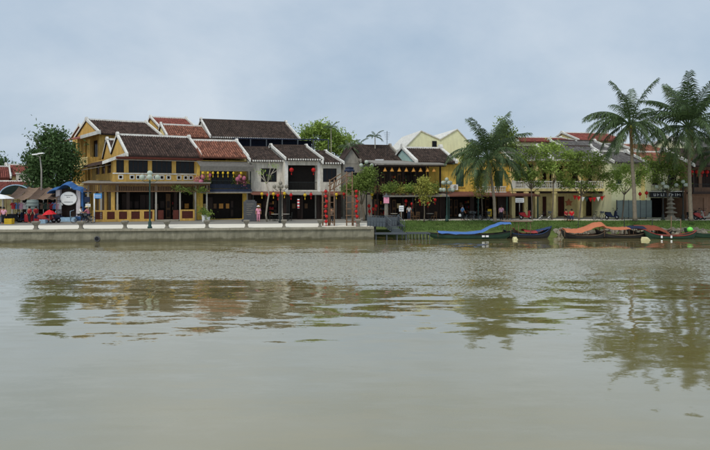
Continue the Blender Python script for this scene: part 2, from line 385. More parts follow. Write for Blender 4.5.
def balustrade(fr, root, u0, u1, v, z0, z1, m, n, name='balustrade', fat=.11, step=None):
    b = MB(fr.T); b.box(u0, u1, v - .09, v + .09, z1 - .12, z1); b.box(u0, u1, v - .09, v + .09, z0, z0 + .12)
    o = b.build(name, m, root)
    prof = MB(fr.T)
    for i in range(n):
        u = u0 + (i + .5) * (u1 - u0) / n
        zz = [z0 + .12, z0 + .22, (z0 + z1) / 2 - .05, z1 - .22, z1 - .12]; rr = [fat * .8, fat * .5, fat, fat * .5, fat * .8]
        p = MB(fr.T); p.tube([(u, v, z) for z in zz], rr, 6); p.build('baluster', m, o, smooth=True)
    return o
def railing(fr, root, u0, u1, v, z0, z1, m='iron', sp=.16):
    b = MB(fr.T); b.box(u0, u1, v - .025, v + .025, z1 - .05, z1); b.box(u0, u1, v - .02, v + .02, z0 + .06, z0 + .1)
    k = int((u1 - u0) / sp)
    for i in range(k + 1):
        u = u0 + .012 + (u1 - u0 - .024) * i / k; b.box(u - .012, u + .012, v - .012, v + .012, z0, z1 - .05)
    return b.build('railing', m, root)
# ------------------------------------------------------------------ water, ground, quay
def water_material():
    m = bpy.data.materials.new('river_water'); m.use_nodes = True; t = m.node_tree; L = t.links; b = t.nodes['Principled BSDF']
    b.inputs['Roughness'].default_value = .02; b.inputs['IOR'].default_value = 3.4; b.inputs['Specular IOR Level'].default_value = .5
    g = N(t, 'ShaderNodeNewGeometry')
    def noise(scale, st, detail=3.0, rough=.5, dist=0.):
        mp = N(t, 'ShaderNodeMapping'); mp.inputs['Scale'].default_value = st; L.new(g.outputs['Position'], mp.inputs[0])
        n = N(t, 'ShaderNodeTexNoise', Scale=scale, Detail=detail, Roughness=rough, Distortion=dist); L.new(mp.outputs[0], n.inputs['Vector']); return n.outputs[0]
    def math_(op, a, c):
        n = N(t, 'ShaderNodeMath', _operation=op)
        for i, x in enumerate((a, c)):
            if isinstance(x, (int, float)): n.inputs[i].default_value = x
            else: L.new(x, n.inputs[i])
        return n.outputs[0]
    def mrange(x, a, c, d, e, smooth=True):
        n = N(t, 'ShaderNodeMapRange'); n.interpolation_type = 'SMOOTHSTEP' if smooth else 'LINEAR'; L.new(x, n.inputs[0])
        for i, v in enumerate((a, c, d, e)): n.inputs[i + 1].default_value = v
        return n.outputs[0]
    sp = N(t, 'ShaderNodeSeparateXYZ'); L.new(g.outputs['Position'], sp.inputs[0]); Y = sp.outputs[1]
    # silt: murky green-brown; patch contrast also paints in soft cloud reflections
    silt = noise(.22, (.35, 1, 1), 6.0, .6, .4)
    mc = N(t, 'ShaderNodeMix', _data_type='RGBA'); L.new(mrange(silt, .35, .65, 0, 1), mc.inputs[0]); mc.inputs[6].default_value = (.228, .186, .060, 1); mc.inputs[7].default_value = (.255, .220, .105, 1)
    L.new(mc.outputs[2], b.inputs['Base Color'])
    # a breeze ruffles a band of the river in front of the quay
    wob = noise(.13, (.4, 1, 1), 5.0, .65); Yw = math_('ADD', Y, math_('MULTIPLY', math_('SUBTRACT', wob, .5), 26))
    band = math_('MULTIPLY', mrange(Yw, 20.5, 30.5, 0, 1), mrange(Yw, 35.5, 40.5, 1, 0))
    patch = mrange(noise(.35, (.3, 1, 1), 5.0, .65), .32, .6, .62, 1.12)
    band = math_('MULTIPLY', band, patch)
    far = mrange(Y, 9, 24, .55, 1)
    def slopes(scale, st, detail, rough, amp):      # a slope vector from two channels of coloured noise
        mp = N(t, 'ShaderNodeMapping'); mp.inputs['Scale'].default_value = st; L.new(g.outputs['Position'], mp.inputs[0])
        n = N(t, 'ShaderNodeTexNoise', Scale=scale, Detail=detail, Roughness=rough); L.new(mp.outputs[0], n.inputs['Vector'])
        v = N(t, 'ShaderNodeVectorMath', _operation='SUBTRACT'); L.new(n.outputs['Color'], v.inputs[0]); v.inputs[1].default_value = (.5, .5, .5)
        q = N(t, 'ShaderNodeVectorMath', _operation='SCALE'); L.new(v.outputs[0], q.inputs[0])
        if isinstance(amp, float): q.inputs['Scale'].default_value = amp
        else: L.new(amp, q.inputs['Scale'])
        return q.outputs[0]
    def vadd(a, c):
        n = N(t, 'ShaderNodeVectorMath', _operation='ADD'); L.new(a, n.inputs[0])
        if isinstance(c, tuple): n.inputs[1].default_value = c
        else: L.new(c, n.inputs[1])
        return n.outputs[0]
    calm = mrange(noise(.16, (.4, 1, 1), 3.0), .35, .65, .35, 1.25)
    S = slopes(.5, (.4, 1, 1), 3.0, .5, .085)
    S = vadd(S, slopes(1.5, (.30, 1, 1), 2.0, .5, math_('MULTIPLY', math_('MULTIPLY', far, calm), .21)))
    S = vadd(S, slopes(3.4, (.22, 1, 1), 2.0, .5, math_('MULTIPLY', math_('MULTIPLY', far, calm), .17)))
    S = vadd(S, slopes(13.0, (.6, 1, 1), 2.0, .6, math_('ADD', .03, math_('MULTIPLY', band, 1.4))))
    cb_ = N(t, 'ShaderNodeCombineXYZ'); L.new(math_('MULTIPLY', band, -.19), cb_.inputs[1]); S = vadd(S, cb_.outputs[0])   # normal tilt added so the ruffled band mirrors more bright sky
    vm = N(t, 'ShaderNodeVectorMath', _operation='MULTIPLY'); L.new(S, vm.inputs[0]); vm.inputs[1].default_value = (.6, 1, 0)
    nn = N(t, 'ShaderNodeVectorMath', _operation='NORMALIZE'); L.new(vadd(vm.outputs[0], (0., 0., 1.)), nn.inputs[0])
    df = N(t, 'ShaderNodeBsdfDiffuse'); L.new(mc.outputs[2], df.inputs[0])
    gl = N(t, 'ShaderNodeBsdfGlossy', Roughness=.045); gl.inputs[0].default_value = (.98, .98, .96, 1); L.new(nn.outputs[0], gl.inputs['Normal'])
    lw = N(t, 'ShaderNodeLayerWeight', Blend=.5); L.new(nn.outputs[0], lw.inputs['Normal'])          # reflection grows towards grazing angles
    fc = math_('ADD', math_('MULTIPLY', math_('POWER', lw.outputs['Facing'], 2.5), .88), .10)
    ms = N(t, 'ShaderNodeMixShader'); L.new(fc, ms.inputs[0]); L.new(df.outputs[0], ms.inputs[1]); L.new(gl.outputs[0], ms.inputs[2])
    L.new(ms.outputs[0], t.nodes['Material Output'].inputs[0])
    return m
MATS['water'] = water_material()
YQ = lambda x: 45.4 + .11 * max(x, -60)
QX = 1.7                                            # right-hand end of the quay
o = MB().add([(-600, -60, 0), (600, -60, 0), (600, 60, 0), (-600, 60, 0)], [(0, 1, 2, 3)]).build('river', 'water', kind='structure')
o = MB().add([(-700, YQ(-60) + .5, 1.08), (-60, YQ(-60) + .5, 1.08), (QX, YQ(QX) + .5, 1.08), (QX, 55.6, 1.08), (700, 55.6, 1.08), (700, 1800, 1.08), (-700, 1800, 1.08)], [tuple(range(7))]).build('ground', 'soil', kind='structure')
def pave_mat():
    m = mk('pavement', 'e3dccb', rough=.9, var=.07, scale=1.0, bump=.15, stain=.12, stain_rgb=(.3, .29, .26)); return m
pave_mat()
xs = [-120, -60, -30, QX]
def strip(name, m, d0, d1, z):
    V = []; F = []
    for x in xs: V += [(x, YQ(x) + d0, z), (x, YQ(x) + d1, z)]
    for i in range(len(xs) - 1): F.append((2*i, 2*i+2, 2*i+3, 2*i+1))
    return MB().add(V, F).build(name, m, kind='structure')
strip('promenade', 'pavement', .3, 5.8, 1.1)
strip('road', 'asphalt', 5.8, 40, 1.092)
MB().add([(QX, 55.4, 1.096), (300, 55.4, 1.096), (300, 58.2, 1.096), (QX, 58.2, 1.096)], [(0, 1, 2, 3)]).build('path', 'pavement', kind='structure')
MB().add([(QX + .01, 58.21, 1.09), (300, 58.21, 1.09), (300, 140, 1.09), (QX + .01, 140, 1.09)], [(0, 1, 2, 3)]).build('street', 'asphalt', kind='structure')
# quay wall: weathered concrete with a coping of long slabs
def quay_mat():
    m = mk('quay_concrete', '85816f', rough=.95, var=.25, scale=1.3, bump=.6, bscale=9, stain=.75, stain_rgb=(.09, .085, .05)); t = m.node_tree; L = t.links
    b = t.nodes['Principled BSDF']; src = b.inputs['Base Color'].links[0].from_socket
    g = N(t, 'ShaderNodeNewGeometry'); s = N(t, 'ShaderNodeSeparateXYZ'); L.new(g.outputs['Position'], s.inputs[0])
    nz = N(t, 'ShaderNodeTexNoise', Scale=.9, Detail=5.0); L.new(g.outputs['Position'], nz.inputs['Vector'])
    ad = N(t, 'ShaderNodeMath', _operation='MULTIPLY_ADD'); L.new(nz.outputs[0], ad.inputs[0]); ad.inputs[1].default_value = .5; L.new(s.outputs[2], ad.inputs[2])
    mr = N(t, 'ShaderNodeMapRange'); L.new(ad.outputs[0], mr.inputs[0]); mr.inputs[1].default_value = .42; mr.inputs[2].default_value = .56; mr.inputs[3].default_value = .7; mr.inputs[4].default_value = 0
    mc = N(t, 'ShaderNodeMix', _data_type='RGBA'); L.new(mr.outputs[0], mc.inputs[0]); L.new(src, mc.inputs[6]); mc.inputs[7].default_value = (.075, .068, .035, 1); L.new(mc.outputs[2], b.inputs['Base Color'])
quay_mat()
qw = thing('quay_wall', 'long stained concrete quay wall along the promenade', 'quay wall', (0, YQ(0), 0))
b = MB()
pts = [(-120, YQ(-120)), (-60, YQ(-60)), (-30, YQ(-30)), (QX, YQ(QX)), (QX, 57)]
n = 220; P = []
for i in range(n + 1):
    x = -75 + (QX + 75) * i / n; P.append((x, YQ(x) + random.uniform(-.02, .02)))
V = []; F = []
rows = [(-1.2, .0), (.1, .03), (.45, .05), (.95, .12)]
for (x, y) in P:
    for (z, off) in rows: V.append((x, y + off + random.uniform(-.025, .025), z))
k = len(rows)
for i in range(n):
    for j in range(k - 1): F.append((i*k+j, (i+1)*k+j, (i+1)*k+j+1, i*k+j+1))
b.add(V, F); b.box(QX - .3, QX, YQ(QX) + .0, 57, -1.2, .95)
b.build('wall_face', 'quay_concrete', qw)
x = -60.0
while x < QX - .3:                                  # coping slabs
    x2 = min(x + random.uniform(2.6, 3.2), QX)
    zt = 1.105 + random.uniform(0, .025); y0, y1 = YQ(x), YQ(x2)
    MB().hexa([(x, y0 - .03, .94), (x2 - .015, y1 - .03, .94), (x2 - .015, y1 + .45, .94), (x, y0 + .45, .94), (x, y0 - .03, zt), (x2 - .015, y1 - .03, zt), (x2 - .015, y1 + .45, zt), (x, y0 + .45, zt)]).build('coping_slab', 'coping', qw)
    x = x2
px = PX(98, 43.2); q = MB(); q.ring((px, YQ(px) + .03, .3), .2, .05, 'y', 14, 6); q.build('drain_rim', 'dark_stone', qw, True)
q = MB(); q.tube([(px, YQ(px) - .015, .3), (px, YQ(px) + .3, .3)], .17, 12); q.build('drain_mouth', 'black', qw)
# grass bank on the right
def bank_z(y, x):
    n = .12 * math.sin(x * .7) * math.sin(y * 1.3 + x * .3)
    if y < 49.9: return -.6 + (y - 49.0) / .9 * 1.0
    return .4 + (y - 49.9) / 5.7 * .69 + n * .25 * (1 - abs(y - 52.7) / 2.9)
xsb = list(np.linspace(QX + .05, 75, 150)) + [120, 300]; ysb = [49.0, 49.4, 49.9, 50.6, 51.4, 52.3, 53.2, 54.2, 55.0, 55.6]
V = []; F = []
for x in xsb:
    for y in ysb: V.append((x, y + .25 * math.sin(x * .45) * max(0, (52 - y) / 3), bank_z(y, x)))
k = len(ysb)
for i in range(len(xsb) - 1):
    for j in range(k - 1): F.append((i*k+j, (i+1)*k+j, (i+1)*k+j+1, i*k+j+1))
MB().add(V, F).build('river_bank', 'bank_soil', kind='structure')
rng = np.random.default_rng(3)
def blades(name, m, n, xr, yr, hr, zf, wd=.035):
    x = rng.uniform(*xr, n); y = rng.uniform(*yr, n); h = rng.uniform(*hr, n) * (.6 + .8 * (np.sin(x * 1.3) * np.sin(y * 2.1 + x * .6) * .5 + .5)); a = rng.uniform(0, math.pi, n)
    lx = rng.normal(0, .35, n) * h; ly = rng.normal(0, .35, n) * h
    z = np.array([zf(yy, xx) for xx, yy in zip(x, y)]); dx = np.cos(a) * wd; dy = np.sin(a) * wd
    V = np.stack([np.stack([x - dx, y - dy, z - .03], 1), np.stack([x + dx, y + dy, z - .03], 1), np.stack([x + lx, y + ly, z + h], 1)], 1).reshape(-1, 3)
    t = np.repeat(rng.uniform(0, 1, n), 3)
    b = MB(); b.v = [tuple(p) for p in V.tolist()]; b.f = [(3*i, 3*i+1, 3*i+2) for i in range(n)]; b.t = t.tolist()
    o = b.build(name, m, kind='stuff'); o['label'] = 'short green grass covering the river bank'; o['category'] = 'grass'; return o
blades('bank_grass', 'grass', 60000, (4.3, 52), (50.1, 55.5), (.05, .15), bank_z)
# rubble at the water's edge
b = MB()
for i in range(520):
    x = random.uniform(19.5, 58); y = 49.35 + random.uniform(-.15, .9) + .25 * math.sin(x * .45); s = random.uniform(.12, .34)
    z = bank_z(min(y, 55), x) - .02
    c = Vector((x, y, z)); rot = Matrix.Rotation(random.uniform(0, 6.3), 3, Vector((random.random(), random.random(), random.random() + .1)).normalized())
    pts = [rot @ Vector((sx * s * random.uniform(.6, 1), sy * s * random.uniform(.6, 1), sz * s * random.uniform(.45, .8))) + c for sx, sy, sz in ((-1,-1,-1),(1,-1,-1),(1,1,-1),(-1,1,-1),(-1,-1,1),(1,-1,1),(1,1,1),(-1,1,1))]
    b.hexa([tuple(p) for p in pts], random.random(), True)
o = b.build('bank_rubble', 'rubble', kind='stuff'); o['label'] = 'loose grey stones at the foot of the grass bank'; o['category'] = 'stones'
# ------------------------------------------------------------------ buildings
def root_of(fr, name, label, cat='building', group=None): return thing(name, label, cat, fr.T(0, 0, 0), group)
# --- yellow corner house with dark tiled roof
A = Fr(113, 54, 200, 57.6, (-.6, .8)); ra = root_of(A, 'corner_house', 'ochre yellow corner house with brown tiled double roof and square parapet vents')
uw = [(116.3, 124.2), (128.6, 148), (152, 172), (176, 194.5)]
wins = [(A.u(a), A.u(c), 5.14, 6.5) for a, c in uw]
ug = [(115.5, 127), (129, 150), (153, 174), (177, 197)]
doors = [(A.u(a), A.u(c), .15, 3.1) for a, c in ug]
vents = []
for p in (120.7, 132, 138.4, 144, 155.4, 162, 168.6, 179, 185.8, 191): u = A.u(p); vents.append((u - .15, u + .15, 4.52, 4.82))
facade(A.T, 0, A.L, 0, 3.7, doors, .25, 'dark_wood', ra, 'shop_front'); facade(A.T, 0, A.L, 3.7, 6.75, wins + vents, .25, 'ochre', ra)  # lower front coloured dark to hold the shade under the pergola
for i, h in enumerate(wins): window(A.T, h, ra, 'glass', 'dark_wood', .1, 2 if i == 0 else 4)
for (a, c, z0, z1) in vents:
    m = MB(A.T)
    for bx in ((a - .09, a, z0 - .09, z1 + .09), (c, c + .09, z0 - .09, z1 + .09), (a, c, z0 - .09, z0), (a, c, z1, z1 + .09)): m.box(bx[0], bx[1], -.035, .05, bx[2], bx[3])
    m.build('vent_frame', 'white_trim', ra)
    MB(A.T).box(a - .05, c + .05, .26, .28, z0 - .05, z1 + .05).build('vent_back', 'inside_shade', ra)  # near-black backing paints the shade inside the vent hole
for i in range(5):
    u = A.u((114, 128, 151.5, 175.5, 198)[i]); MB(A.T).box(u - .16, u + .16, -.06, -.002, 0, 3.7).build('pilaster', 'dark_wood', ra)
swin = [(1.0, 3.2, 5.14, 6.3), (4.0, 6.2, 5.14, 6.3), (7.0, 9.4, 5.14, 6.3), (1.0, 3.4, .2, 3.1), (4.4, 6.6, .2, 3.1), (7.4, 9.6, .2, 3.1)]
SA = A.side(); facade(SA, .26, 11.5, 0, 6.75, swin, .24, 'ochre', ra, 'side_wall')
for h in swin[:3]: window(SA, h, ra, 'glass', 'dark_wood', .1, 3)
for h in swin[3:]: window(SA, h, ra, 'glass', 'red_wood', .1, 2)
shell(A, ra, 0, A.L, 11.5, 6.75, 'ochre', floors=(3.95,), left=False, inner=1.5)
MB(A.T).box(-.04, A.L + .04, -.1, -.002, 3.85, 4.1).build('string_course', 'ochre', ra)
MB(A.T).box(-.04, A.L + .04, -.08, -.003, 5.0, 5.12).build('parapet_cap', 'white_trim', ra)
ur = 1.15
gable_roof(A, ra, ur, A.L + .2, -.55, 6.95, 4.0, 9.45, 7.1, 7.6, 'tile_brown', 'ochre', caps=False, zwall=6.76)
gable_roof(A, ra, ur, A.L + .2, 7.15, 7.6, 9.5, 9.35, 12.0, 7.2, 'tile_brown', 'ochre', zwall=6.76)
MB(A.T).hexa([(.2, -.62, 6.58), (A.L + .1, -.62, 6.58), (A.L + .1, -.02, 6.64), (.2, -.02, 6.64), (.2, -.66, 6.8), (A.L + .1, -.66, 6.8), (A.L + .1, -.5, 6.82), (.2, -.5, 6.82)]).build('fascia', 'red_wood', ra)
MB(A.T).hexa([(.1, -.8, 6.44), (A.L + .1, -.8, 6.44), (A.L + .1, -.02, 6.53), (.1, -.02, 6.53), (.1, -.8, 6.48), (A.L + .1, -.8, 6.48), (A.L + .1, -.02, 6.57), (.1, -.02, 6.57)]).build('rain_flashing', 'awning_grey', ra)
# side lean-to roof with white top edge
m = MB(A.T); m.hexa([(-1.0, -.2, 6.0), (ur, -.2, 6.9), (ur, 12, 6.9), (-1.0, 12, 6.0), (-1.0, -.2, 6.12), (ur, -.2, 7.02), (ur, 12, 7.02), (-1.0, 12, 6.12)])
lt = m.build('side_roof', 'tile_brown', ra)
MB(A.T).hexa([(-1.05, -.42, 5.98), (ur, -.42, 6.9), (ur, -.19, 6.9), (-1.05, -.19, 5.98), (-1.05, -.42, 6.3), (ur, -.42, 7.25), (ur, -.19, 7.25), (-1.05, -.19, 6.3)]).build('verge', 'white_trim', lt)
t = MB(A.T)
for i in range(46):
    v = .05 + i * .255
    for j in range(5):
        s0, s1 = j / 5, (j + 1) / 5; u0, u1 = -1.0 + 2.1 * s0, -1.0 + 2.1 * s1; z0, z1 = 6.12 + .88 * s0, 6.12 + .88 * s1
        t.add([(u0, v - .08, z0), (u0, v, z0 + .11), (u0, v + .08, z0), (u1, v - .08, z1), (u1, v, z1 + .08), (u1, v + .08, z1)], [(0, 1, 4, 3), (1, 2, 5, 4), (2, 1, 0)], random.random())
t.build('tile_courses', 'tile_brown', lt, kind='stuff')
MB(A.T).hexa([(-1.9, .6, 5.55), (-.02, .6, 5.98), (-.02, 7, 5.98), (-1.9, 7, 5.55), (-1.9, .6, 5.6), (-.02, .6, 6.03), (-.02, 7, 6.03), (-1.9, 7, 5.6)]).build('side_awning', 'awning_grey', ra)
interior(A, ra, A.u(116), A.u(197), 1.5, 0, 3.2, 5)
# --- terrace with slatted pergola in front of it
TF = Fr(86, 52.8, 209, 55.6); rt = thing('restaurant_terrace', 'restaurant terrace with slatted brown pergola and low yellow wall with red panels', 'terrace', TF.T(0, 0, 0))
MB(TF.T).hexa([(-.3, -.5, 4.0), (TF.L + .2, -.5, 4.0), (TF.L + .2, 2.2, 4.25), (-.3, 2.2, 4.25), (-.3, -.5, 4.07), (TF.L + .2, -.5, 4.07), (TF.L + .2, 2.2, 4.32), (-.3, 2.2, 4.32)]).build('pergola_roof', 'awning_grey', rt)
fr_ = MB(TF.T); fr_.box(-.2, TF.L + .1, -.12, -.03, 3.82, 3.98); fr_.box(-.2, TF.L + .1, -.12, -.03, 3.1, 3.2); fr_.build('pergola_beam', 'brown_wood', rt)
nsl = 76
for i in range(nsl):
    u = -.15 + (TF.L + .2) * i / (nsl - 1); MB(TF.T).box(u - .035, u + .035, -.09, -.05, 3.2, 3.82).build('slat', 'brown_wood', rt)
for i in range(14):
    u = (i + .5) * TF.L / 14; MB(TF.T).box(u - .04, u + .04, .05, 2.6, 3.86, 3.96).build('rafter', 'brown_wood', rt)
for p in (88, 101, 117.3, 156, 180, 195.3, 206.8):
    u = TF.u(p); MB(TF.T).box(u - .08, u + .08, .0, .14, 0, 3.84).build('post', 'grey_post', rt)
u = TF.u(112.5); MB(TF.T).box(u - .18, u + .18, .16, .5, 0, 3.84).build('column', 'ochre', rt)
piers = [92.5, 105, 117, 129.3, 142, 154.5]
def terrace_bay(p0, p1):
    u0, u1 = TF.u(p0), TF.u(p1)
    w_ = MB(TF.T); w_.box(u0, u1, -.05, .15, 0, .25); w_.box(u0, u1, -.05, .15, 1.05, 1.2); w_.box(u0, u0 + .2, -.05, .15, .25, 1.05); w_.box(u1 - .2, u1, -.05, .15, .25, 1.05)
    o = w_.build('low_wall', 'ochre', rt)
    pn = MB(TF.T); pn.box(u0 + .2, u1 - .2, .03, .06, .25, 1.05)
    for k in range(7): pn.box(u0 + .2, u1 - .2, -.01, .03, .28 + k * .11, .34 + k * .11)
    pn.build('panel', 'red_wood', o)
for i in range(5): terrace_bay(piers[i], piers[i + 1] - .05)
terrace_bay(180, 195)
for (p0, p1) in ((158, 163.5), (173, 178.5)):
    u0, u1 = TF.u(p0), TF.u(p1); g = MB(TF.T); g.box(u0, u1, .0, .06, .1, 1.15); o = g.build('gate_leaf', 'red_wood', rt)
    MB(TF.T).box(u0 + .1, u1 - .1, -.02, -.001, .3, 1.0).build('panel', 'red_wood', o)
u0, u1 = TF.u(156.5), TF.u(179); MB(TF.T).box(u0, u1, -.5, .3, .005, .15).build('step', 'coping', rt)
# --- tall ochre house behind it, with lattice balconies on its left side
A2 = Fr(99, 64, 158, 67, (-.72, .69)); r2 = root_of(A2, 'balcony_house', 'tall ochre house with cream lattice balconies and white gable edges behind the corner house')
facade(A2.T, 0, A2.L, 0, 10.2, [(.6 + 2.3 * i, 2.2 + 2.3 * i, 7.4, 9.6) for i in range(3)], .25, 'ochre', r2)
for i in range(3): window(A2.T, (.6 + 2.3 * i, 2.2 + 2.3 * i, 7.4, 9.6), r2, 'glass', 'dark_wood', .1, 2)
S2 = A2.side(); sh = [(.5, 2.2, 7.2, 9.6), (3.0, 4.8, 7.2, 9.6), (5.6, 7.3, 7.2, 9.6), (.5, 2.2, 3.6, 5.9), (3.0, 4.8, 3.6, 5.9), (5.6, 7.3, 3.6, 5.9), (.8, 2.6, .1, 2.6), (4.0, 6.6, .1, 2.6)]
facade(S2, .26, 7.8, 0, 10.2, sh, .24, 'ochre', r2, 'side_wall')
for h in sh: window(S2, h, r2, 'glass', 'dark_wood', .16, 2)
shell(A2, r2, 0, A2.L, 7.8, 10.2, 'ochre', floors=(3.2, 6.7), left=False)
for zf in (3.0, 6.3):
    MB(A2.T).box(-1.3, -.02, -.1, 7.8, zf - .2, zf).build('balcony_slab', 'cream', r2)
    bl = MB(A2.T); bl.box(-1.3, -1.18, -.1, 7.8, zf + .95, zf + 1.1); bl.box(-1.3, -1.18, -.1, 7.8, zf + .002, zf + .15); bo = bl.build('balustrade', 'cream', r2)
    for i in range(14):
        v = -.05 + i * .58; bb = MB(A2.T)
        bb.hexa([(-1.28, v, zf + .15), (-1.2, v, zf + .15), (-1.2, v + .1, zf + .15), (-1.28, v + .1, zf + .15), (-1.28, v + .44, zf + .95), (-1.2, v + .44, zf + .95), (-1.2, v + .54, zf + .95), (-1.28, v + .54, zf + .95)])
        bb.hexa([(-1.275, v + .44, zf + .15), (-1.205, v + .44, zf + .15), (-1.205, v + .54, zf + .15), (-1.275, v + .54, zf + .15), (-1.275, v, zf + .95), (-1.205, v, zf + .95), (-1.205, v + .1, zf + .95), (-1.275, v + .1, zf + .95)])
        bb.build('lattice', 'cream', bo)
    fb = MB(A2.T); fb.box(-1.3, -.02, -.22, -.11, zf, zf + 1.1); fb.build('parapet', 'ochre', r2)
for v in (0.0, 2.5, 5.1, 7.5): MB(A2.T).box(-1.25, -.98, v, v + .27, 0, 9.6).build('column', 'ochre', r2)
gable_roof(A2, r2, -.2, A2.L + .3, -.6, 10.3, 4.0, 12.4, 8.3, 10.4, 'tile_brown', 'ochre', zwall=10.21)
m = MB(A2.T); m.hexa([(-2.2, -.6, 9.6), (-.1, -.6, 10.35), (-.1, 8.4, 10.35), (-2.2, 8.4, 9.6), (-2.2, -.6, 9.72), (-.1, -.6, 10.47), (-.1, 8.4, 10.47), (-2.2, 8.4, 9.72)]); m.build('side_roof', 'tile_red', r2)
MB(A2.T).hexa([(-2.25, -.85, 9.55), (-.1, -.85, 10.3), (-.1, -.61, 10.3), (-2.25, -.61, 9.55), (-2.25, -.85, 9.95), (-.1, -.85, 10.75), (-.1, -.61, 10.75), (-2.25, -.61, 9.95)]).build('verge', 'white_trim', r2)
A3 = Fr(87, 72, 98, 72.6, (-.72, .69)); r3 = root_of(A3, 'gabled_annex', 'small ochre annex with white gable peak behind the balcony house')
MB(A3.T).box(0, A3.L, 0, 6, 0, 11.0).build('wall', 'ochre', r3); gable_roof(A3, r3, -.2, A3.L, -.3, 11.1, 2.8, 12.5, 6, 11.1, 'tile_red', 'ochre', zwall=11.01)
# --- roofs behind
def back_house(name, label, pxL, DL, pxR, DR, back, zE, zR, depth, tile, wall, ve=-.5, ends=(1, 1), caps=False, holes=(), ridge='white_trim'):
    f = Fr(pxL, DL, pxR, DR, back); r = root_of(f, name, label)
    facade(f.T, 0, f.L, 0, zE - .1, list(holes), .25, wall, r)
    for h in holes: window(f.T, h, r, 'glass', 'dark_wood', .1, 2)
    shell(f, r, 0, f.L, depth, zE - .1, wall, inner=None)
    gable_roof(f, r, -.3, f.L + .3, ve, zE, depth / 2, zR, depth + .4, zE, tile, wall, zwall=zE - .09, ends=ends, caps=caps, ridge=ridge)
    return f, r
back_house('red_roof_house', 'house with plain red tiled roof and white verge rising behind the ochre houses', 160, 72, 194, 73.5, (-.6, .8), 12.0, 13.9, 8, 'tile_red', 'ochre')
back_house('orange_roof_house', 'house with orange-brown tiled roof between the ochre corner house and long dark roof', 168, 64.5, 210, 66.5, (-.5, .866), 10.0, 11.9, 8, 'tile_orange', 'cream')
fD, rD = back_house('long_roof_house', 'long house with a wide dark mossy tiled roof behind the shophouse row', 211, 66, 297, 69, (-.5, .866), 10.05, 12.8, 9, 'tile_dark', 'white_wall', ridge='tile_dark', caps=True)
# rooftop canopy, navy
RC = Fr(234, 63, 329, 65, (-.3, .95)); rr = root_of(RC, 'rooftop_canopy', 'dark navy metal terrace canopy standing behind the three white shophouses', 'canopy')
MB(RC.T).hexa([(0, 0, 9.6), (RC.L, 0, 9.6), (RC.L, 3, 9.85), (0, 3, 9.85), (0, 0, 9.72), (RC.L, 0, 9.72), (RC.L, 3, 9.97), (0, 3, 9.97)]).build('roof_sheet', 'navy', rr)
MB(RC.T).box(0, RC.L * .86, 2.6, 2.7, 0, 9.75).build('wall', 'navy', rr)
MB(RC.T).box(0, RC.L, .1, .2, 7.5, 7.7).build('beam', 'slate_grey', rr)
for i in range(7): MB(RC.T).box(i * (RC.L - .12) / 6, i * (RC.L - .12) / 6 + .12, .0, .12, 0, 9.59).build('post', 'slate_grey', rr)
# --- red-roofed shophouse with the flower balcony
E = Fr(197, 57, 247, 58.2, (-.5, .866)); re_ = root_of(E, 'flower_balcony_house', 'shophouse with orange tiled roof and dark balcony hung with flowers and lanterns')
eo = [(E.u(211), E.u(235), 3.75, 5.7), (E.u(203), E.u(243), .05, 2.9)]
facade(E.T, 0, E.L, 0, 6.6, eo, .25, 'yellow', re_)
window(E.T, eo[0], re_, 'glass', 'dark_wood', .12, 4)
shell(E, re_, 0, E.L, 8, 6.6, 'cream', floors=(3.5,), inner=.9)
gable_roof(E, re_, .2, E.L + .1, -.5, 6.95, 4.0, 9.1, 8.3, 7.0, 'tile_orange', 'cream', zwall=6.61, vw=.18, ends=(0, 1))
MB(E.T).box(.05, E.L + .1, -1.3, -.01, 3.1, 3.4).build('balcony_slab', 'navy', re_)
MB(E.T).box(.02, E.L + .13, -1.36, -1.301, 2.95, 3.1).build('slab_edge', 'awning_grey', re_)
railing(E, re_, .1, E.L + .05, -1.25, 3.4, 4.35, 'iron')
MB(E.T).box(.15, E.L, -1.2, -1.17, 3.45, 3.95).build('rail_screen', 'navy', re_)
MB(E.T).hexa([(-.1, -1.9, 5.85), (E.L + .2, -1.9, 5.85), (E.L + .2, -.02, 6.5), (-.1, -.02, 6.5), (-.1, -1.9, 5.89), (E.L + .2, -1.9, 5.89), (E.L + .2, -.02, 6.54), (-.1, -.02, 6.54)]).build('awning', 'grey_tarp', re_)
MB(E.T).box(-.1, E.L + .2, -1.93, -1.905, 5.35, 5.87).build('awning_valance', 'grey_tarp', re_)
for u in (.1, E.L): MB(E.T).box(u - .05, u + .05, -1.28, -1.18, 3.4, 5.95).build('awning_post', 'iron', re_)
interior(E, re_, E.u(204), E.u(242), .9, 0, 2.9, 1)
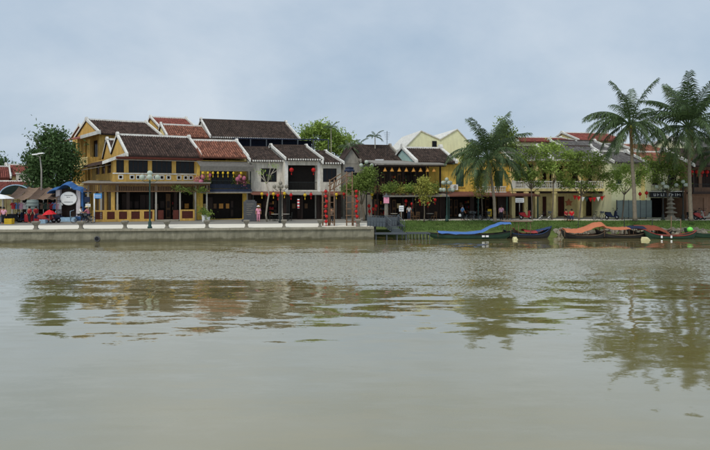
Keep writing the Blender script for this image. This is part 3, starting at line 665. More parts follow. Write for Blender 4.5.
# --- three white shophouses
def white_house(pxL, DL, pxR, DR, label, wins, loggia=None, zE=6.55, zR=8.3):
    f = Fr(pxL, DL, pxR, DR, (-.5, .866)); r = root_of(f, 'white_shophouse', label, group='white shophouses in a row')
    hs = [(f.u(a), f.u(c), 4.2, 5.75) for a, c in wins]; gd = [(.3, f.L - .3, .05, 2.95)]
    if loggia: hs2 = [(f.u(loggia[0]), f.u(loggia[1]), 3.3, 6.1)]
    else: hs2 = []
    facade(f.T, 0, f.L, 0, 3.1, gd, .25, 'dark_wood', r, 'shop_front'); facade(f.T, 0, f.L, 3.1, zE - .12, hs + hs2, .25, 'white_wall', r)  # ground-floor walls painted dark in place of shade below the awning
    for h in hs: window(f.T, h, r, 'glass', 'dark_wood', .12, 3)
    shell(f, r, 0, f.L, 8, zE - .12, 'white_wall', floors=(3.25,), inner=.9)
    gable_roof(f, r, -.1, f.L + .1, -.6, zE, 4.0, zR, 8.4, zE, 'tile_dark', 'white_wall', zwall=zE - .11, caps=True, ridge='tile_dark', vw=.15)
    if loggia:
        u0, u1 = hs2[0][:2]
        MB(f.T).box(u0, u1, 1.2, 1.3, 3.3, 6.4).build('loggia_wall', 'red_wood', r)
        for i in range(3):
            a = u0 + .5 + i * (u1 - u0 - .6) / 3
            window(lambda x, d, z, f=f: f.T(x, d + 1.0, z), (a, a + .75, 3.35, 5.4), r, 'glass', 'dark_wood', .1, 2)
        railing(f, r, u0, u1, .1, 3.26, 4.2)
        for u in (u0 - .2, u1 + .2): MB(f.T).box(u - .17, u + .17, -.09, -.002, 2.98, zE - .14).build('pilaster', 'white_trim', r)
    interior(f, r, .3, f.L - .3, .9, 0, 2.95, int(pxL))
    for k in range(3):
        u = .3 + (f.L - .6) * k / 2; MB(f.T).box(max(u - .09, .3), min(u + .09, f.L - .3), .05, .2, .05, 2.95).build('shop_post', 'dark_wood', r)
    MB(f.T).hexa([(0, -1.4, 2.75), (f.L, -1.4, 2.75), (f.L, -.01, 3.05), (0, -.01, 3.05), (0, -1.4, 2.82), (f.L, -1.4, 2.82), (f.L, -.01, 3.14), (0, -.01, 3.14)]).build('awning', 'awning_red' if not loggia else 'awning_grey', r)
    for u in (.1, f.L - .1): MB(f.T).box(u - .04, u + .04, -1.32, -1.24, 0, 2.76).build('awning_post', 'iron', r)
    return f, r
W1, rw1 = white_house(248.5, 57.6, 283.6, 58.2, 'white shophouse with one wide dark upper window beside the flower balcony house', [(261, 277)])
W2, rw2 = white_house(283.7, 57.6, 320.5, 58.2, 'white shophouse with upper loggia and two red balloon lanterns', [], (288, 317.3), 6.7, 8.5)
W3, rw3 = white_house(320.7, 58, 341, 58.5, 'narrow white shophouse with dark upper window beside the bamboo gate', [(323, 337)], None, 6.3, 7.85)
# --- grey gabled house with big dark roof
G = Fr(343, 62, 402, 63.2, (-.32, .95)); rg = root_of(G, 'grey_house', 'grey walled house with broad dark roof behind the leafy bush')
gh = [(1.0, 2.4, 3.6, 5.4), (3.2, 4.6, 3.6, 5.4)]
facade(G.T, 0, G.L, 0, 6.5, gh, .25, 'grey_wall', rg); shell(G, rg, 0, G.L, 9, 6.5, 'grey_wall', floors=(3.3,), inner=3)
for h in gh: window(G.T, h, rg, 'glass', 'dark_wood', .1, 2)
gable_roof(G, rg, 1.9, G.L + .3, -.5, 6.7, 4.4, 9.0, 9.2, 6.7, 'tile_dark', 'grey_wall', zwall=6.51, verge='grey_wall', ridge='tile_dark')
# small front gable of corrugated grey
MB(G.T).prism([(-.2, 6.51), (2.3, 6.51), (1.05, 8.3)], lambda p, k: (p[0], -.02 + 2.4 * k, p[1])).build('front_gable', 'grey_wall', rg)
for (a, c) in (((-.35, 6.4), (1.05, 8.42)), ((2.45, 6.4), (1.05, 8.42))):
    MB(G.T).hexa([(a[0], -.3, a[1]), (c[0], -.3, c[1]), (c[0], 2.4, c[1]), (a[0], 2.4, a[1]), (a[0], -.3, a[1] + .12), (c[0], -.3, c[1] + .12), (c[0], 2.4, c[1] + .12), (a[0], 2.4, a[1] + .12)]).build('gable_slope', 'tile_dark', rg)
u = G.u(380, -1); MB(G.T).box(u - .45, u + .45, -1.0, -.55, 6.3, 7.0).build('ac_unit_box', 'white', rg); MB(G.T).box(u - .5, u + .5, -1.1, -.02, 6.2, 6.3).build('shelf', 'grey_post', rg)  # white air-conditioner unit on a small shelf
# --- open timber bar with lantern canopy
Hb = Fr(376, 56.6, 441, 58.2); rh = root_of(Hb, 'timber_bar', 'open two-storey timber bar with flat canopy and row of cone lanterns')
for i in range(6):
    u = .1 + i * (Hb.L - .25) / 5; MB(Hb.T).box(u, u + .16, 0, .16, 0, 6.15).build('post', 'dark_wood', rh)
MB(Hb.T).hexa([(-.3, -1.0, 6.05), (Hb.L + .3, -1.0, 6.05), (Hb.L + .3, 4.4, 6.7), (-.3, 4.4, 6.7), (-.3, -1.0, 6.2), (Hb.L + .3, -1.0, 6.2), (Hb.L + .3, 4.4, 6.85), (-.3, 4.4, 6.85)]).build('canopy', 'awning_grey', rh)
MB(Hb.T).box(-.2, Hb.L + .2, -.94, -.86, 5.9, 6.04).build('canopy_beam', 'dark_wood', rh)
MB(Hb.T).box(0, Hb.L, .2, 4.2, 2.75, 2.95).build('deck', 'dark_wood', rh); MB(Hb.T).box(.05, Hb.L - 1.2, 1.7, 1.8, 2.96, 6.1).build('back_wall', 'dark_wood', rh)
MB(Hb.T).box(.05, Hb.L - .05, 1.9, 2.0, 0, 2.74).build('ground_back_wall', 'inside_shade', rh)  # shade of the bar's ground floor painted onto this wall
MB(Hb.T).hexa([(.8, -1.5, 2.55), (Hb.L + .4, -1.5, 2.55), (Hb.L + .4, .19, 2.75), (.8, .19, 2.75), (.8, -1.5, 2.68), (Hb.L + .4, -1.5, 2.68), (Hb.L + .4, .19, 2.9), (.8, .19, 2.9)]).build('awning', 'awning_grey', rh)
for u in (.9, 3.8, Hb.L + .2): MB(Hb.T).box(u - .05, u + .05, -1.42, -1.32, 0, 2.56).build('awning_post', 'iron', rh)
railing(Hb, rh, .25, Hb.L - .1, .1, 2.96, 3.9, 'dark_wood', .2)
MB(Hb.T).box(.2, 1.5, 1.2, 1.9, 2.96, 3.9).build('counter', 'brown_wood', rh)
# --- yellow house
I = Fr(415, 59.4, 512, 61.5, (-.3, .954)); ri = root_of(I, 'yellow_house', 'bright yellow house with dark tiled roof and green shutters behind the coconut palm')
ih = [(I.u(456), I.u(464), 3.7, 5.7), (I.u(474), I.u(487), 3.7, 5.7), (I.u(495), I.u(503), 3.7, 5.6)]; ig = [(I.u(445), I.u(470), .05, 2.5), (I.u(474), I.u(498), .05, 2.5)]
facade(I.T, 0, I.L, 0, 2.9, ig, .25, 'dark_wood', ri, 'shop_front'); facade(I.T, 0, I.L, 2.9, 6.3, ih, .25, 'yellow', ri); shell(I, ri, 0, I.L, 8, 6.3, 'yellow', floors=(3.0,), inner=3)  # street level given a dark colour for the awning's shade
for h in ih: window(I.T, h, ri, 'green', 'green_shutter', .06, 2, 'yellow')
ue = I.u(457, -.3)
gable_roof(I, ri, -.2, ue, -.5, 6.5, 3.6, 8.4, 8.2, 6.5, 'tile_dark', 'teal_wall', zwall=6.31, vw=.34)
MB(I.T).box(ue + .1, I.L, -.1, 8, 6.31, 6.55).build('parapet', 'yellow', ri)
MB(I.T).hexa([(2.8, -2.4, 2.55), (I.L + 2.0, -2.4, 2.55), (I.L + 2.0, -.01, 3.0), (2.8, -.01, 3.0), (2.8, -2.4, 2.66), (I.L + 2.0, -2.4, 2.66), (I.L + 2.0, -.01, 3.12), (2.8, -.01, 3.12)]).build('awning', 'awning_red', ri)
for u in (3.0, 6.5, 10, I.L + 1.8): MB(I.T).box(u - .06, u + .06, -2.3, -2.18, 0, 2.58).build('awning_post', 'green_iron', ri)
balustrade(I, ri, I.u(476, -.5), I.u(506, -.5), -.5, 3.0, 3.75, 'white_trim', 14); MB(I.T).box(I.u(475), I.u(507), -.62, -.01, 2.85, 2.999).build('balcony_slab', 'white_trim', ri)
u = I.u(454.5, -.4); ac = MB(I.T).box(u - .42, u + .42, -.42, -.08, 3.3, 3.95).build('air_conditioner', 'white', ri); q = MB(I.T); q.tube([(u + .1, -.425, 3.62), (u + .1, -.44, 3.62)], .26, 12); q.build('fan_grille', 'grey_post', ac)
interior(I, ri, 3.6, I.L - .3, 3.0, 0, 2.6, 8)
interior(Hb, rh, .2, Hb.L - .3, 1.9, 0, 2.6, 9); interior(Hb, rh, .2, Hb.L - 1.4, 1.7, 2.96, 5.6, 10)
# --- pale lime house behind
J = Fr(405, 70, 470, 72, (-.2, .98)); rj = root_of(J, 'pale_gabled_house', 'tall pale lime rendered house with two stepped gables behind the yellow house')
jh = [(J.u(432), J.u(436.5), J.z(149, 434), J.z(141, 434))]
z0 = J.z(150, 430); Mp = [(J.u(p), J.z(y_, p)) for p, y_ in ((404, 149), (421, 131.5), (440, 140), (457, 129.8), (474, 148))]
MB(J.T).prism([(Mp[0][0], 0)] + Mp + [(Mp[-1][0], 0)], lambda p, k: (p[0], 9 * k, p[1])).build('wall', 'pale_lime', rj)
for i in range(4):
    (ua, za), (ub, zb_) = Mp[i], Mp[i + 1]
    MB(J.T).hexa([(ua, -.12, za + .005), (ub, -.12, zb_ + .005), (ub, 9.1, zb_ + .005), (ua, 9.1, za + .005), (ua, -.12, za + .16), (ub, -.12, zb_ + .16), (ub, 9.1, zb_ + .16), (ua, 9.1, za + .16)]).build('roof_slope', 'white_trim', rj)
a, c, z1, z2 = jh[0]; TJ = lambda x, d, z: J.T(x, d - .2, z); window(TJ, jh[0], rj, 'glass', 'dark_wood', .1, 1); 
# --- cream arcade house
K = Fr(512, 60.6, 611, 61.6); rk = root_of(K, 'arcade_house', 'cream two-storey arcade house with white balustrade and square columns')
zb0, zb1 = K.z(188.5, 560), K.z(181, 560)
kw = [(K.u(p0, 2.2), K.u(p1, 2.2), zb0 + .1, K.z(164, 560, 2.2)) for p0, p1 in ((515, 521), (527, 533), (542.5, 546.5), (549.5, 553), (557, 563), (572, 578), (588, 598))]
kg = [(K.u(p0, 2.2), K.u(p1, 2.2), .05, 2.5) for p0, p1 in ((514, 524), (527, 533), (542.5, 546.5), (558, 564.5), (586, 592), (596, 604))]
TK = lambda x, d, z: K.T(x, d + 2.2, z); ztop = K.z(161, 560)
facade(TK, 0, K.L, 0, ztop, kw + kg, .25, 'cream', rk); shell(Fr(512, 60.6, 611, 61.6), rk, 0, K.L, 9, ztop, 'cream', floors=(3.1,), inner=4.4, th=.2)
for h in kw: window(TK, h, rk, 'dark_wood', 'dark_wood', .1, 2)
for i, h in enumerate(kg): window(TK, h, rk, 'red_wood' if i in (2, 3) else 'dark_wood', 'dark_wood', .1, 2)
MB(K.T).box(-.1, K.L + .1, -.12, 2.19, zb0 - .32, zb0).build('gallery_slab', 'cream', rk)
for p in (513.5, 526, 537, 554.5, 581, 607.5):
    u = K.u(p); MB(K.T).box(u - .22, u + .22, 0, .4, 0, zb0 - .33).build('column', 'cream', rk); MB(K.T).box(u - .3, u + .3, -.08, .48, zb0 - .6, zb0 - .4).build('capital', 'cream', rk)
    MB(K.T).box(u - .17, u + .17, .06, .38, zb0 + .003, ztop - .002).build('column', 'cream', rk)
    MB(K.T).box(u - .22, u + .22, -.1, .05, zb0 + .004, zb1 + .08).build('pedestal', 'white_trim', rk)
cols = [K.u(p) for p in (513.5, 526, 537, 554.5, 581, 607.5)]
for i in range(5): balustrade(K, rk, cols[i] + .24, cols[i + 1] - .24, -.02, zb0 + .002, zb1, 'white_trim', max(4, int((cols[i + 1] - cols[i]) / .3)), fat=.1)
MB(K.T).box(-.3, K.L + .3, -.35, 2.18, ztop, ztop + .18).build('cornice', 'white_trim', rk)
gable_roof(K, rk, -.3, K.u(541, 3), .3, ztop + .2, 4.2, ztop + 1.9, 9.0, ztop + .2, 'roof_grey', 'cream', zwall=ztop + .19, ridge='tile_dark')
gable_roof(K, rk, K.u(541, 3) + .15, K.L + .2, .3, ztop + .2, 4.8, ztop + 2.1, 9.3, ztop + .2, 'roof_grey', 'cream', zwall=ztop + .19, ridge='tile_dark')
back_house('cream_red_roof_house', 'cream house with a low red roof edge behind the arcade house', 518, 74, 573, 75, None, 10.3, 11.2, 8, 'tile_red', 'pale_lime')
back_house('grey_roof_house', 'house with a big grey roof behind the arcade house', 574, 70, 618, 71, (-.35, .94), 8.2, 10.4, 9, 'roof_grey', 'grey_wall', ridge='tile_dark')
back_house('small_red_roof_house', 'house with faded red roof glimpsed behind the arcade house and left of the palm', 578, 82, 622, 83, (-.2, .98), 11.2, 12.8, 8, 'tile_red', 'cream')
# --- right-hand row
Lf = Fr(611.5, 60, 646, 60.6); rl = root_of(Lf, 'walled_yard_house', 'pale rendered house with grey fence panels behind the leaning coconut palm')
lh = [(Lf.u(616), Lf.u(622), 4.0, 5.6), (Lf.u(636), Lf.u(642), 4.0, 5.6)]
facade(Lf.T, 0, Lf.L, 0, 6.4, lh, .25, 'pale_lime', rl); shell(Lf, rl, 0, Lf.L, 8, 6.4, 'pale_lime', inner=2)
for h in lh: window(Lf.T, h, rl, 'green', 'green_shutter', .08, 2, 'white_trim')
gable_roof(Lf, rl, -.1, Lf.L + .1, -.4, 6.5, 3.6, 8.0, 8.2, 6.5, 'roof_grey', 'white_wall', zwall=6.41)
for i in range(6):
    u = i * Lf.L / 6; MB(Lf.T).box(u + .03, u + Lf.L / 6 - .03, -1.0, -.92, .1, 2.1).build('fence_panel', 'plastic_grey', rl)
    MB(Lf.T).box(u - .03, u + .028, -1.02, -.9, 0, 2.15).build('fence_post', 'slate_grey', rl)
Ms = Fr(646.5, 59.6, 686, 60.2); rm = root_of(Ms, 'corner_shop', 'shop with dark open front under a long black signboard with white lettering')
mo = [(.5, Ms.L - .7, .05, 2.4), (Ms.u(652), Ms.u(659), 3.9, 5.6), (Ms.u(668), Ms.u(677), 3.7, 5.6)]
facade(Ms.T, 0, Ms.L, 0, 6.2, mo, .25, 'pale_lime', rm); shell(Ms, rm, 0, Ms.L, 8, 6.2, 'cream', floors=(3.0,), inner=3)
for h in mo[1:]: window(Ms.T, h, rm, 'glass', 'dark_wood', .1, 2, 'white_trim')
gable_roof(Ms, rm, -.1, Ms.L + .1, -.4, 6.3, 3.6, 7.9, 8.2, 6.3, 'tile_orange', 'white_wall', zwall=6.21)
sg = MB(Ms.T).box(.1, Ms.L - .1, -.55, -.35, 2.45, 3.05).build('signboard', 'black', rm)
st = MB(Ms.T); x = .5
while x < Ms.L - .8:
    wd = random.uniform(.12, .24); k = random.randint(0, 3)
    st.box(x, x + .05, -.565, -.551, 2.6, 2.9)
    if k: st.box(x + .05, x + wd, -.565, -.551, (2.85, 2.6, 2.73)[k - 1], (2.9, 2.65, 2.78)[k - 1])
    if k == 2: st.box(x + wd, x + wd + .05, -.565, -.551, 2.6, 2.9)
    x += wd + random.choice((.1, .1, .25))
st.build('lettering', 'white', sg)
MB(Ms.T).box(0, Ms.L, -.8, -.01, 3.1, 3.2).build('balcony_slab', 'white_trim', rm); railing(Ms, rm, .05, Ms.L - .05, -.7, 3.2, 4.1)
Nf = Fr(686.5, 59, 735, 59.6); rn = root_of(Nf, 'brown_shophouse', 'brown shophouse with dark roof and lantern-hung upper balcony')
no = [(Nf.u(690), Nf.u(699), 3.6, 5.6), (Nf.u(702), Nf.u(712), 3.6, 5.6), (Nf.u(716), Nf.u(726), 3.6, 5.6), (Nf.u(690), Nf.u(704), .05, 2.4), (Nf.u(708), Nf.u(725), .05, 2.4)]
mk('brown_wall', '8a6a55', rough=.85, var=.15, stain=.3)
facade(Nf.T, 0, Nf.L, 0, 6.0, no, .25, 'brown_wall', rn); shell(Nf, rn, 0, Nf.L, 8, 6.0, 'brown_wall', floors=(3.0,), inner=3)
for h in no[:3]: window(Nf.T, h, rn, 'dark_wood', 'dark_wood', .1, 2)
for h in no[3:]:
    b = MB(Nf.T); k = 14
    for i in range(k): zz = h[2] + (h[3] - h[2]) * i / k; b.hexa([(h[0], .1, zz), (h[1], .1, zz), (h[1], .14, zz), (h[0], .14, zz), (h[0], .07, zz + .15), (h[1], .07, zz + .15), (h[1], .14, zz + .15), (h[0], .14, zz + .15)])
    b.build('roller_shutter', 'brown_wall', rn)
gable_roof(Nf, rn, -.2, Nf.L, -1.3, 6.0, 3.6, 8.2, 8.2, 6.2, 'tile_dark', 'brown_wall', zwall=6.01, ridge='tile_dark')
MB(Nf.T).box(0, Nf.L, -1.0, -.01, 2.85, 3.05).build('balcony_slab', 'dark_wood', rn); railing(Nf, rn, .05, Nf.L - .05, -.92, 3.05, 4.0)
for u in (.1, 3, 5.8): MB(Nf.T).box(u - .07, u + .07, -.97, -.85, 3.05, 5.9).build('balcony_post', 'dark_wood', rn)
back_house('cream_gable_house', 'cream house with white gable behind the brown shophouse', 692, 72, 740, 73, (-.3, .95), 9.2, 11.0, 8, 'roof_grey', 'pale_lime')
back_house('orange_gable_house', 'house with orange roof and white ridge behind the corner shop', 640, 74, 676, 75, (-.3, .95), 8.6, 10.2, 8, 'tile_orange', 'white_wall')
back_house('low_grey_house', 'house with low grey roof seen between the two right-hand coconut palms', 606, 78, 640, 79, (-.3, .95), 9.0, 10.6, 8, 'roof_grey', 'cream')
back_house('tiled_end_house', 'house with weathered dark tiles behind the right-hand lamp posts', 672, 82, 700, 83, (-.3, .95), 9.4, 10.8, 8, 'tile_dark', 'cream')
# --- far left
back_house('cream_red_gable_house', 'small cream house with red tiled roof left of the big tree', 12, 82, 36, 84, (-.72, .69), 5.6, 7.4, 6, 'tile_red', 'cream')
fl, rfl = back_house('far_red_roof_house', 'house under a plain red roof at the far end of the market', -14, 78, 9, 80, (-.6, .8), 5.2, 7.0, 7, 'tile_red', 'tile_red')
WB = Fr(16, 76, 40, 77); rwb = root_of(WB, 'white_flat_building', 'small white flat-roofed building with two tall windows beside the big tree')
wh = [(WB.u(18.5), WB.u(20.5), 3.0, 5.0), (WB.u(22.5), WB.u(25), 3.3, 5.0), (WB.u(32), WB.u(34), 3.0, 4.8)]
facade(WB.T, 0, WB.L, 0, 5.7, wh, .25, 'white_wall', rwb); shell(WB, rwb, 0, WB.L, 5, 5.7, 'white_wall', inner=2)
for h in wh: window(WB.T, h, rwb, 'glass', 'dark_wood', .1, 1)
MB(WB.T).box(-.1, WB.L + .1, -.1, 5.1, 5.701, 5.85).build('roof_slab', 'white_trim', rwb)
MR = Fr(-20, 66, 31, 67); rmr = root_of(MR, 'market_hall', 'long low market hall with plain dark red roof behind the stalls')
MB(MR.T).box(.2, MR.L - .2, 3.2, 3.4, 0, 3.2).build('back_wall', 'cream', rmr)
for i in range(6): MB(MR.T).box(.1 + i * (MR.L - .4) / 5, .3 + i * (MR.L - .4) / 5, .4, .6, 0, 3.2).build('post', 'grey_post', rmr)
gable_roof(MR, rmr, 0, MR.L, -.2, 3.2, 3.4, 4.4, 7, 3.2, 'tile_red', 'cream', ends=(0, 1), zwall=3.0)
# ------------------------------------------------------------------ plants
def leaves(name, m, parent, blobs, n, size, seed, shell_=.35, droop=.0):
    """leaf-sized faces gathered in clumps through the volume of several ellipsoids"""
    g = np.random.default_rng(seed); vol = np.array([b[3] * b[4] * b[5] for b in blobs]) ** .75; vol /= vol.sum()
    nc = max(8, n // 22); bi = g.choice(len(blobs), nc, p=vol); B = np.array(blobs)[bi]
    d = g.normal(size=(nc, 3)); d /= np.linalg.norm(d, axis=1)[:, None]; rad = (shell_ + (1 - shell_) * g.random(nc)) ** 1.0 * g.choice([1, .6, 1.12], nc, p=[.62, .23, .15])
    cc = B[:, :3] + d * B[:, 3:] * rad[:, None]; ct = g.uniform(0, 1, nc) * .6
    k = g.integers(0, nc, n); cs = size * g.uniform(1.3, 3.4, nc)
    p = cc[k] + g.normal(size=(n, 3)) * cs[k][:, None] * np.array([1, 1, .7]); s = size * g.uniform(.6, 1.25, n)
    a = g.normal(size=(n, 3)); a[:, 2] -= droop; a /= np.linalg.norm(a, axis=1)[:, None]; q = g.normal(size=(n, 3)); b = np.cross(a, q); b /= np.linalg.norm(b, axis=1)[:, None]
    a *= s[:, None]; b *= (s * .42)[:, None]
    V = np.stack([p - a, p + b - a * .1, p + a, p - b - a * .1], 1).reshape(-1, 3)
    mb = MB(); mb.v = [tuple(x) for x in V.tolist()]; mb.f = [(4*i, 4*i+1, 4*i+2, 4*i+3) for i in range(n)]
    mb.t = np.repeat(np.clip(ct[k] + g.uniform(0, .4, n), 0, 1), 4).tolist()
    return mb.build(name, m, parent)
def tree(name, label, px, D, blobs, n, size, leaf='leaf_mid', r=.16, bark='bark', seed=1, group=None, cat='tree', lean=0., z0=GZ, fork=.45, thick=1.0, droop=0.):
    base = Vector((PX(px, D), D, z0)); ro = thing(name, label, cat, base, group); k = D / FPX
    bl = []
    for b in blobs:
        x, y, rx, ry = b[:4]; dd = b[4] if len(b) > 4 else 0
        bl.append((PX(x, D + dd), D + dd, PZ(y, D + dd), rx * k, max(rx, ry) * k * thick, ry * k))
    cen = Vector((sum(b[0] for b in bl) / len(bl), D, sum(b[2] for b in bl) / len(bl))); zf = z0 + (cen.z - z0) * fork
    f = Vector((base.x + (cen.x - base.x) * .35 + lean, D, zf))
    t = MB(); t.tube([base - Vector((0, 0, .1)), base + Vector((.03, 0, .3)), (base + f) / 2 + Vector((.06, .05, 0)), f], [r * 1.35, r * 1.05, r * .9, r * .75], 8)
    g = random.Random(seed)
    for b in bl:
        c = Vector(b[:3]); mid = f.lerp(c, .5) + Vector((g.uniform(-.2, .2), g.uniform(-.2, .2), .15))
        t.tube([f - Vector((0, 0, .05)), mid, c], [r * .6, r * .36, r * .14], 6)
        for _ in range(4):
            e = c + Vector((g.uniform(-1, 1) * b[3], g.uniform(-1, 1) * b[4], g.uniform(-.3, 1) * b[5])) * .8; t.tube([mid.lerp(c, g.uniform(.2, .9)), (mid + e) / 2 + Vector((0, 0, .1)), e], [r * .22, r * .14, r * .05], 5)
    t.build('trunk', bark, ro, True)
    leaves('crown', leaf, ro, bl, int(n * (.95 if name == 'street_tree' else 1)), size, seed, droop=droop)
    return ro
tree('big_tree', 'large dark green leafy tree beside the tall ochre balcony house', 52, 60, [(50, 160, 21, 15), (38, 173, 13, 11), (63, 150, 12, 12), (66, 173, 10, 12), (47, 141, 8, 7), (57, 137, 8, 7), (45.5, 127.5, 3, 3), (36, 139, 4, 3), (50, 186, 19, 8), (30, 160, 6, 6), (72, 160, 5, 8)], 15000, .2, 'leaf_dark', .32, seed=11, thick=.8)
tree('far_tree', 'dark distant tree above the far red roof', 0, 100, [(-3, 168, 8, 9), (-1, 158, 3, 5), (-12, 165, 8, 8)], 2200, .32, 'leaf_dark', .3, seed=12)
tree('backdrop_tree', 'bright green spreading tree behind the white shophouses and long dark roof', 318, 74, [(310, 133, 10, 8), (322, 129, 10, 8), (333, 137, 11, 8), (345, 142, 9, 8), (302, 140, 7, 6), (326, 146, 12, 8), (340, 150, 9, 6)], 7500, .22, 'leaf_light', .3, seed=13, thick=.8)
tree('leafy_bush', 'dense green bushy tree between the bamboo gate and timber bar', 364, 55, [(364, 182, 10, 10), (358, 189, 8, 6), (370, 174, 6, 7), (352, 187, 5, 6), (348, 190, 4, 5)], 5200, .14, 'leaf_mid', .12, seed=14, thick=.9)
SG = 'slender street trees along the arcade street'
tree('street_tree', 'slender street tree covering the left end of the white balustrade', 532, 57, [(521, 160, 9, 8), (532, 152, 9, 7), (542, 166, 7, 9), (530, 174, 10, 7), (516, 176, 7, 7), (538, 183, 6, 5)], 3000, .15, 'leaf_mid', .08, seed=21, group=SG, fork=.6)
tree('street_tree', 'slender street tree with light crown before the middle of the arcade house', 552, 57.3, [(545, 152, 9, 8), (557, 147, 8, 6), (567, 156, 8, 7), (551, 167, 9, 7), (561, 176, 6, 6)], 2800, .15, 'leaf_light', .08, seed=22, group=SG, fork=.6)
tree('street_tree', 'bushier street tree hiding the right bay of the arcade house', 579, 57.1, [(574, 168, 11, 9), (590, 172, 11, 8), (580, 157, 9, 7), (568, 183, 9, 6), (597, 160, 9, 7), (587, 187, 9, 5), (603, 176, 6, 6)], 4400, .15, 'leaf_mid', .1, seed=23, group=SG, fork=.5)
tree('street_tree', 'small light green street tree before the pale walled yard house', 622, 57, [(616, 176, 6, 7), (626, 169, 7, 7), (631, 182, 6, 6), (614, 187, 5, 5), (644, 172, 6, 6), (640, 180, 5, 5)], 2200, .15, 'leaf_light', .07, seed=24, group=SG, fork=.6)
tree('street_tree', 'rounded dark street tree between the two right-hand coconut palms before the corner shop', 668, 57.5, [(664, 166, 9, 8), (677, 170, 9, 8), (670, 157, 8, 6), (658, 178, 7, 6), (682, 183, 7, 5), (668, 186, 6, 5), (650, 162, 6, 6)], 3600, .15, 'leaf_mid', .09, seed=25, group=SG, fork=.55)
tree('street_tree', 'small yellow-green street tree under the middle coconut palm', 482, 56.5, [(478, 183, 5, 6), (486, 178, 5, 6), (480, 192, 5, 4)], 1300, .14, 'leaf_yellow', .06, seed=26, group=SG, fork=.6)
tree('street_tree', 'leafy tree rising behind the coconut palm over the yellow house', 503, 64, [(503, 126, 6, 6), (508, 134, 8, 7), (497, 140, 9, 9), (512, 146, 6, 6), (474, 150, 8, 8), (466, 158, 6, 6)], 3600, .17, 'leaf_mid', .14, seed=27)
tree('street_tree', 'slim young tree with dry leaves before the timber bar awning', 424, 54.5, [(424, 182, 5, 7), (420, 190, 5, 4), (428, 191, 5, 4), (425, 199, 3, 4)], 1500, .13, 'leaf_yellow', .06, seed=28, fork=.6)
# bare slender tree
bt = thing('bare_tree', 'thin pale nearly leafless tree in front of the white shophouse', 'tree', gr(267, 53.4))
def q_(px, py, D=53.4, dy=0): return (PX(px, D), D + dy, PZ(py, D))
t = MB(); t.tube([q_(267, 222), q_(266, 215), q_(267.5, 203), q_(269, 194), q_(266.5, 184)], [.11, .09, .085, .08, .07], 8)
for e in ([(266.5, 184), (263, 176), (262, 171)], [(266.5, 184), (271, 174), (275.5, 165)], [(268, 180), (270, 168), (268, 160)], [(265, 181), (259, 175), (257, 168)], [(271, 174), (274, 172), (279, 168)]):
    t.tube([q_(p[0], p[1], 53.4, .3 * i) for i, p in enumerate(e)], [.06, .045, .02], 6)
t.build('trunk', 'pale_bark', bt, True)
leaves('crown', 'leaf_light', bt, [(*q_(263, 172), .4, .4, .4), (*q_(275, 167), .4, .4, .3), (*q_(268, 178), .4, .4, .3)], 130, .1, 5)
# palms
def frond_mesh(name, el, L=4.4, droop=1.5, n=44, seed=0, ll=1.08, mname='leaf_palm'):
    g = random.Random(seed); b = MB(); pts = []; p = Vector((0, 0, 0)); N_ = 16
    for i in range(N_ + 1):
        t = i / N_; a = el - droop * t ** 1.25; pts.append((p.copy(), a)); p = p + Vector((math.cos(a), 0, math.sin(a))) * (L / N_)
    b.tube([q[0] for q in pts], [.055 * (1 - .85 * i / N_) for i in range(N_ + 1)], 5, .75)
    for i in range(n):
        t = .16 + .84 * (i + .5) / n; k = t * N_; j = min(int(k), N_ - 1); P = pts[j][0].lerp(pts[j + 1][0], k - j); a = pts[j][1]; fw = Vector((math.cos(a), 0, math.sin(a)))
        up = Vector((-math.sin(a), 0, math.cos(a)))
        for sd in (-1, 1):
            ln = ll * (math.sin(math.pi * min(1, .12 + .8 * t)) ** .6) * g.uniform(.8, 1.1)
            d = (Vector((0, sd, 0)) * g.uniform(.4, .75) + fw * (.35 + .5 * t) + up * g.uniform(-.05, .3) + Vector((0, 0, -.4))).normalized()
            d2 = (d + Vector((0, g.uniform(-.1, .1), -g.uniform(.6, 1.4)))).normalized(); wv = fw * .036
            m_ = P + d * ln * .5; e = m_ + d2 * ln * .5
            b.add([P - wv * .7, P + wv * .7, m_ + wv, m_ - wv, e], [(0, 1, 2, 3), (3, 2, 4)], g.random(), True)
    o = b.build(name, mname, None, loc=(0, 0, 0)); me = o.data; bpy.data.objects.remove(o); return me
ELS = [82, 64, 46, 28, 8, -14, -38]
FR = {}
for i, e in enumerate(ELS):
    for k in range(2): FR[(i, k)] = frond_mesh('frond', R(e), 4.5 - .1 * i, (.75, 1.1, 1.5, 1.6, 1.45, 1.2, .85)[i] * (1 + .12 * k), 50, 40 + i * 3 + k)
FR['dry'] = frond_mesh('frond', R(-50), 3.4, .6, 30, 77, .8, 'leaf_dry')
